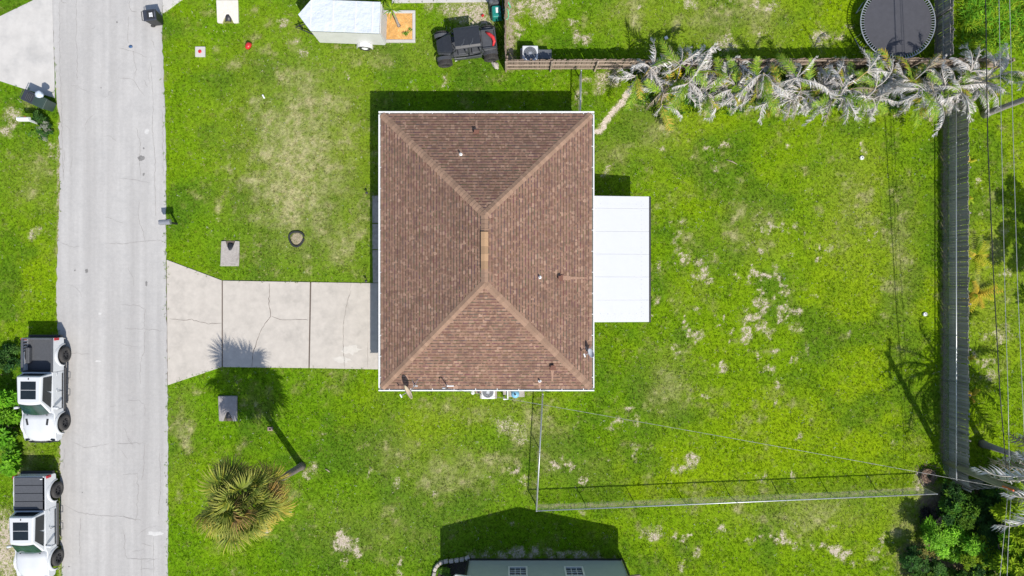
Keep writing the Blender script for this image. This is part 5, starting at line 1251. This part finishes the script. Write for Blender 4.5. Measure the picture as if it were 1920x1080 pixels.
# ------------------------------------------------------------------ bins and mailboxes
def wheelie(name, label, xy, rz, m, lidm, bag=False, logo=True):
    t_ = thing(name, label, 'bin', (*xy, .03 if logo else 0), rz)
    q = MB(); q.box((0, 0, .5), (.52, .58, .9), top=(1.18, 1.2)); q.build('body', m, t_, bevel=.04, seg=3)
    q = MB(); q.box((0, .01, .985), (.66, .76, .06), top=(.93, .94)); l_ = q.build('lid', lidm, t_, bevel=.025, seg=3)
    q = MB(); q.box((0, -.06, 1.022), (.46, .42, .016)); q.build('lid_panel', m, l_, bevel=.006)
    q = MB(); q.tube([(-.26, .40, .93), (-.26, .47, .96), (.26, .47, .96), (.26, .40, .93)], .02, 6); q.build('handle', m, t_)
    for s in (-1, 1):
        w_ = MB(); w_.lathe([(.03, -.03), (.12, -.03), (.125, 0), (.12, .03), (.03, .03)], 16, M=Matrix.Rotation(math.pi / 2, 4, 'Y'), loc=(s * .27, .3, .125)); w_.build('wheel', RUBBER, t_)
    if logo:
        q = MB()
        for dy, wd in ((.05, .24), (-.02, .2), (-.09, .26)):
            q.box((-.02, dy - .06, 1.034), (wd, .045, .006))
        q.box((-.1, -.08, 1.0345), (.04, .2, .006)); q.box((.08, -.06, 1.0345), (.035, .16, .006)); q.build('logo_print', WHITE, l_)
        q = MB(); q.box((0, -.29, 1.022), (.3, .05, .008)); q.build('lid_print', GREYP, l_)
    return t_
wheelie('wheeled_bin', 'dark wheeled bin with white lid print standing on the road edge', P(298, 41), R(97), BLACKP, NAVYP)
NAV2 = mat('dark_green_plastic', (.035, .06, .05), .5, var=.15)
b2 = wheelie('wheeled_bin', 'dark wheeled bin with ribbed lid at the corner of the left driveway', P(76, 190), R(65), BLACKP, NAVYP, logo=False)
q = MB()
for k in range(4): q.box((0, -.2 + k * .1, 1.03), (.4, .02, .012))
q.build('lid_rib', GREYP, b2, kind='stuff')
b3 = wheelie('wheeled_bin', 'dark green bin tucked beside the ribbed-lid bin on the left', (P(76, 190)[0] + .62, P(76, 190)[1] - .28), R(65), NAV2, NAV2, logo=False)
BAG = mat('silver_bag', (.55, .62, .72), .25, var=.25, scale=6, bmp=.05, bscale=7)
bl = P(73, 177, 1.15); q = MB(); prf = [(.02, -.12), (.17, -.09), (.21, .0), (.17, .1), (.08, .17), (.02, .2)]; q.lathe(prf, 16, M=Matrix.Rotation(math.pi / 2, 4, 'Y') @ Matrix.Diagonal((.7, 1, 1.4, 1)))
for i, (x, y, z) in enumerate(q.v): k = 1 + .16 * math.sin(i * 2.1) * math.cos(i * .7); q.v[i] = (x * k, y * k, z * k)
o = q.build('rubbish_bag', BAG, smooth=True, label='silvery plastic bag lying on the dark bins at the left driveway', cat='bag'); o.location = (*bl, 1.17); o.rotation_euler = (0, 0, R(-15))

def mailbox(label, xy, rz, m, postm, L, wd, arm=False):
    t_ = thing('mailbox', label, 'mailbox', (*xy, g(*xy)), rz); q = MB(); h = 1.05
    secs = [[(x, wd / 2 * math.cos(a), h + .12 + wd / 2 * math.sin(a) if a <= math.pi else 0) for a in [math.pi * k / 8 for k in range(9)]] + [(x, -wd / 2, h), (x, wd / 2, h)] for x in (-L / 2, L / 2)]
    q.loft(secs); q.build('box', m, t_, bevel=.01, fix=True)
    q = MB(); q.box((0.1, 0, h / 2 - .1), (.1, .1, h + .15)); q.build('post', postm, t_)
    q = MB(); q.box((0, 0, h - .02), (L * .9, wd * .7, .04)); q.build('bracket', postm, t_)
    q = MB(); q.box((L * .2, wd / 2 + .012, h + .2), (.03, .02, .2)); q.build('flag', RED if not arm else postm, t_)
    q = MB(); q.box((-L / 2 - .008, 0, h + .13), (.016, wd * .8, .2)); q.build('door', m, t_)
    return t_
mailbox('white mailbox among plants on the left verge', P(71, 232.5), 0, WHITE, WHITE, .66, .24)
mailbox('grey mailbox on a dark post at the right road edge', P(328.5, 420), R(4), mat('grey_mailbox', (.27, .28, .31), .35, .3, var=.1), BLACKP, .62, .3, True)

# ------------------------------------------------------------------ small things on the lawn
o = thing('tree_ring', 'black plastic edging ring around bare soil on the front lawn', 'edging', (*P(556.5, 447.5), 0))
q = MB(); pts = []
for k in range(27):
    a = .25 + 2 * math.pi * k / 26 * .96; r_ = .43 + .03 * math.sin(3 * a); pts.append((r_ * math.cos(a), r_ * math.sin(a), .06))
q.tube(pts, .058, 6); q.build('ring', BLACKP, o)
q = MB(); q.lathe([(.38, -.03), (.3, .0), (.02, .01)], 18); q.build('soil', mat('ring_soil', (.34, .29, .2), .95, var=.4, scale=14, bmp=.03, bscale=20), o)
o = thing('cleanout_cover', 'square pale concrete pad with a red round cap on the front lawn', 'cover', (*P(375.5, 97), g(*P(375.5, 97))))
q = MB(); q.box((0, 0, .03), (.58, .6, .12)); q.build('pad', CONCW, o, bevel=.02)
q = MB(); q.lathe([(.1, .09), (.1, .12), (.07, .135), (.01, .135)], 16); q.build('cap', RED, o)
q = MB(); q.lathe([(.02, -.1), (.14, -.06), (.2, .05), (.19, .14), (.1, .21), (.02, .22)], 16)
for i, (x, y, z) in enumerate(q.v): k = 1 + .12 * math.sin(i * 1.3); q.v[i] = (x * k * .85, y * k * 1.1, z)
o = q.build('toy_ball', RED, smooth=True, label='red deflated ball lying on the grass near the top', cat='ball'); o.location = (*P(467, 87), .06); o.rotation_euler = (0, .2, -.6)
q = MB(); q.lathe([(.02, 0), (.07, .0), (.08, .04), (.05, .07), (.01, .075)], 14); o = q.build('bottle_cap', mat('blue_plastic', (.04, .1, .22), .4), smooth=True, label='small dark blue plastic lid lying on the road', cat='litter'); o.location = (*P(246, 88), .032); o.scale = (1.5, 1.1, 1)
for nm, px, py, lab, sz in (('paper_scrap', 494, 181, 'small white scrap on the front lawn below the trailer', (.1, .26, .06)), ('paper_scrap', 1249, 71, 'small white scrap on the grass above the tan fence', (.22, .2, .06)), ('paper_scrap', 855, 113, 'small white scrap by the front tyre of the utility vehicle', (.16, .14, .06))):
    q = MB(); q.box((0, 0, sz[2] / 2), sz, top=(.7, .8)); o = q.build(nm, WHITE, bevel=.015, label=lab, cat='litter'); o.location = (*P(px, py), 0); o.rotation_euler = (.1, .15, .5)
for px, py, lab in ((1615.5, 296, 'white round cap on the upper right of the back lawn'), (1734, 589, 'white round cap near the privacy fence on the back lawn')):
    q = thing('pipe_cap', lab, 'pipe cap', (*P(px, py), -.02)); a = MB(); a.lathe([(.12, 0), (.12, .07), (.10, .1), (.07, .1), (.06, .085), (.01, .085)], 18); a.build('cap', WHITE, q, smooth=False); a = MB(); a.box((.02, .02, .1), (.05, .07, .02)); a.build('plug', GREYP, q)
q = MB(); q.box((0, 0, .04), (.3, .22, .12)); o = thing('valve_box', 'small brown valve box lid on the grass near the fan palm', 'valve box', (*P(507, 804), -.02)); q.build('box', mat('brown_box', (.33, .24, .2), .8), o, bevel=.02); q = MB(); q.box((0, 0, .105), (.14, .1, .02)); q.build('lid', DARKSTEEL, o)
q = MB(); q.lathe([(.03, -.05), (.18, 0), (.2, .1), (.1, .2), (.02, .21)], 12)
for i, (x, y, z) in enumerate(q.v): k = 1 + .2 * math.sin(i * 1.7); q.v[i] = (x * k * 1.3, y * k * .8, z)
o = q.build('rock', STONE, label='rounded stone on the grass by the rear of the utility vehicle', cat='rock'); o.location = (*P(929, 123), 0); o.rotation_euler = (0, 0, -.8)
for px, py, lab in ((690, 363, 'black garden light beside the upper end of the front path'), (688.5, 527, 'black garden light by the driveway corner at the house')):
    t_ = thing('garden_light', lab, 'lamp', (*P(px, py), -.02)); q = MB(); q.tube([(0, 0, 0), (0, 0, .34)], .014, 6); q.build('stake', BLACKP, t_); q = MB(); q.lathe([(.04, .28), (.05, .36), (.08, .37), (.07, .41), (.01, .44)], 12); q.build('head', BLACKP, t_)
# fallen stick and dead frond bits on the lawn
for px, py, a, L in ((614, 882, -.6, .35), (1372, 304, -.4, .7)):
    q = MB(); q.tube([(-L / 2, 0, .02), (0, .03, .05), (L / 2, 0, .02)], [.02, .035, .012], 6); o = q.build('fallen_stick', WOODT, smooth=True, label='pale fallen stick on the lawn %s' % ('right of the fan palm trunk' if px < 1000 else 'below the dead palm row'), cat='stick'); o.location = (*P(px, py), 0); o.rotation_euler = (0, 0, a)

# ------------------------------------------------------------------ north yards
mbd = thing('garden_bed', 'square orange mulch bed with pale concrete border beside the trailer', 'garden bed', (*P(746, 50), 0))
ox, oy = P(746, 50); e0 = P(714, 80.5); e1 = P(779, 20.5)
ax0, ay0_, ax1, ay1_ = e0[0] - ox, e0[1] - oy, e1[0] - ox, e1[1] - oy
for a_, b_, c_, d_ in ((ax0, ay0_, ax1, ay0_ + .17), (ax0, ay1_ - .17, ax1, ay1_), (ax0, ay0_ + .175, ax0 + .28, ay1_ - .175), (ax1 - .17, ay0_ + .175, ax1, ay1_ - .175)):
    q = MB(); q.box(((a_ + c_) / 2, (b_ + d_) / 2, .04), (c_ - a_, d_ - b_, .14)); q.build('border', CONCW, mbd, bevel=.02)
ORM = mat('orange_mulch', (.62, .34, .10), .9, var=.4, scale=22, bmp=.03, bscale=30)
q = MB(); q.box(((ax0 + ax1) / 2 + .05, (ay0_ + ay1_) / 2, .0), (ax1 - ax0 - .3, ay1_ - ay0_ - .3, .12)); q.build('mulch', ORM, mbd)
q = MB(); mr = random.Random(4)
for k in range(1400):
    q.box((mr.uniform(ax0 + .3, ax1 - .2), mr.uniform(ay0_ + .2, ay1_ - .2), mr.uniform(.062, .085)), (mr.uniform(.03, .09), mr.uniform(.012, .03), .012), rz=mr.uniform(0, 3.14))
q.build('wood_chips', mat('wood_chip', (.70, .42, .15), .9, var=.45, scale=3), mbd, kind='stuff')
sp_ = thing('young_palm', 'small young palm with slim grey trunk growing in the orange mulch bed', 'palm', (*P(748, 49), .05)); q = MB(); q.tube([(0, 0, 0), (0, 0, .15), (.0, .05, 1.2), (-.05, .1, 2.1)], [.12, .08, .06, .05], 10); q.build('trunk', GREYB, sp_, smooth=True)
for k in range(16):
    q = MB(); a = 2.4 * k; L = .62; el = 1.2 - 1.3 * k / 16; q.col = mr.choice(YG + GRC); d = Vector((math.cos(a), math.sin(a), 0)); s_ = Vector((-d.y, d.x, 0)) * .035; b = Vector((-.05, .1, 2.08)); m1 = b + d * L * .5 * math.cos(el) + Vector((0, 0, L * .5 * math.sin(el))); e = m1 + d * L * .5 + Vector((0, 0, -.12 * k / 16))
    q.add([b + s_ * .5, b - s_ * .5, m1 - s_, m1 + s_, e], [(0, 1, 2, 3), (3, 2, 4)]); q.build('frond', LEAF, sp_)
bush('flower_bed_shrub', 'small weedy plant at the lower right of the orange mulch bed', 'shrub', P(762, 60, .2), (.16, .15, .1), 9, .1, MG, seed=91)
# hose cart
hc = thing('hose_cart', 'teal hose cart with looped bright green hose by the top fence', 'hose cart', (*P(934, 28), 0), R(4))
TEAL = mat('teal_plastic', (.02, .24, .20), .35, var=.12); HOSE = mat('green_hose', (.10, .52, .26), .4, var=.15)
q = MB(); q.box((-.08, -.05, .42), (.62, .8, .55), top=(.82, .84)); q.build('tank', TEAL, hc, bevel=.08, seg=4)
q = MB(); q.box((-.05, 0, .7), (.14, .3, .012)); q.build('label_plate', WHITE, hc)
q = MB(); q.tube([(-.22, .15, .705), (-.22, -.2, .705), (.12, -.2, .705)], .018, 6); q.build('moulding', TEAL, hc)
q = MB(); q.box((-.15, .62, .45), (.6, .5, .5)); q.build('motor', UG, hc, bevel=.08, seg=3)
for dx, dy, r_ in ((-.35, .5, .13), (-.1, .62, .1), (.12, .75, .12)):
    q = MB(); q.lathe([(r_, .6), (r_, .78), (r_ * .6, .84), (.01, .85)], 14, loc=(dx, dy, 0)); q.build('fitting', GREYP if dx else STEEL, hc)
q = MB(); q.tube([(.28, -.35, .2), (.3, -.3, .85), (.3, .7, .95), (.26, .8, .3)], .028, 8); q.build('frame', BLACKP, hc)
q = MB(); pts = [(.45 + .15 * math.cos(2 * math.pi * k / 18), -.2 + .33 * math.sin(2 * math.pi * k / 18), .55 + .05 * math.sin(k)) for k in range(20)]; q.tube(pts, .03, 8); q.build('hose_loop', HOSE, hc, smooth=True)
q = MB(); q.tube([(.38, .85, .7), (.5, .6, .72), (.68, .38, .5), (.74, .25, .3)], .04, 8); q.build('hose', HOSE, hc, smooth=True)
for s in (-1, 1):
    q = MB(); q.lathe([(.04, -.05), (.15, -.05), (.16, 0), (.15, .05), (.04, .05)], 18, M=Matrix.Rotation(math.pi / 2, 4, 'Y'), loc=(s * .33 - .08, .3, .16)); q.build('wheel', RUBBER, hc)
condenser('grey air conditioner with round fan behind the tan fence', (*P(994, 100, .8), -.02), .9, .75, 0, mat('ac_grey', (.62, .64, .67), .4, var=.05))
o = thing('storage_box', 'low dark grey box next to the grey air conditioner', 'box', (*P(1021, 104, .4), -.02)); q = MB(); q.box((0, 0, .3), (.75, .5, .6)); q.build('body', GREYP, o, bevel=.03); q = MB(); q.box((0, 0, .62), (.79, .54, .05)); q.build('lid', GREYP, o, bevel=.015)
q = MB(); q.box((0, 0, .05), (.16, .12, .1)); o = q.build('paper_scrap', RED, bevel=.02, label='small red and white scrap above the utility vehicle', cat='litter'); o.location = (*P(905, 30), 0); o.rotation_euler = (0, .2, .6)
# trampoline
TZ = .9; tp = thing('trampoline', 'large round black trampoline with grey rim by the top fence', 'trampoline', (*P(1684, 41, TZ), -.02)); TRR = 70 / 1280 * (40 - TZ)
q = MB(); N = 64; ring = [(TRR * math.cos(2 * math.pi * k / N), TRR * math.sin(2 * math.pi * k / N), TZ) for k in range(N + 1)]; q.tube(ring, .032, 8, caps=False); q.build('rim', STEEL, tp, smooth=True)
TMAT = mat('trampoline_mat', (.068, .069, .08), .7, var=.12, scale=4, spec=.3)
q = MB(); q.lathe([(TRR - .2, TZ - .02), (TRR - .2, TZ - .012), (TRR * .5, TZ - .03), (.01, TZ - .04)], 64); q.build('jumping_mat', TMAT, tp)
q = MB()
for k in range(88):
    a = 2 * math.pi * k / 88; q.bar(((TRR - .21) * math.cos(a), (TRR - .21) * math.sin(a), TZ - .012), ((TRR - .02) * math.cos(a), (TRR - .02) * math.sin(a), TZ), .03, .03)
q.build('springs', STEEL, tp, kind='stuff')
for k in range(6):
    a = 2 * math.pi * k / 6 + .3; b = a + .35; q = MB(); q.tube([(TRR * math.cos(a), TRR * math.sin(a), TZ), (TRR * math.cos(a), TRR * math.sin(a), .05), (TRR * math.cos(b), TRR * math.sin(b), .05), (TRR * math.cos(b), TRR * math.sin(b), TZ)], .024, 8); q.build('leg', STEEL, tp)
# brush coil by the lower fence end
cb = thing('brush_coil', 'round coil of dry brown vines at the right end of the lower fence', 'brush pile', (*P(1737, 891), -.02)); br = random.Random(6)
VINE = mat('dry_vine', (.22, .15, .11), .9, var=.4, scale=8)
for k in range(26):
    q = MB(); r_ = br.uniform(.18, .42); tl = br.gauss(0, .25); a0 = br.uniform(0, 6.28); n_ = br.uniform(2.5, 5.5)
    q.tube([(r_ * math.cos(a0 + n_ * j / 10) + br.gauss(0, .02), r_ * math.sin(a0 + n_ * j / 10) + br.gauss(0, .02), .12 + abs(.15 * math.sin(j * .6 + k)) + tl * .1 * math.cos(j)) for j in range(11)], br.uniform(.012, .025), 5); q.build('vine', VINE, cb)
q = MB()
for k in range(60):
    a = br.uniform(0, 6.28); r_ = br.uniform(.2, .7); c = Vector((r_ * math.cos(a), r_ * math.sin(a), .03)); d = Vector((br.gauss(0, 1), br.gauss(0, 1), br.uniform(0, .6))).normalized() * br.uniform(.15, .45); q.tube([c, c + d], .012, 4)
q.build('twigs', VINE, cb, kind='stuff')
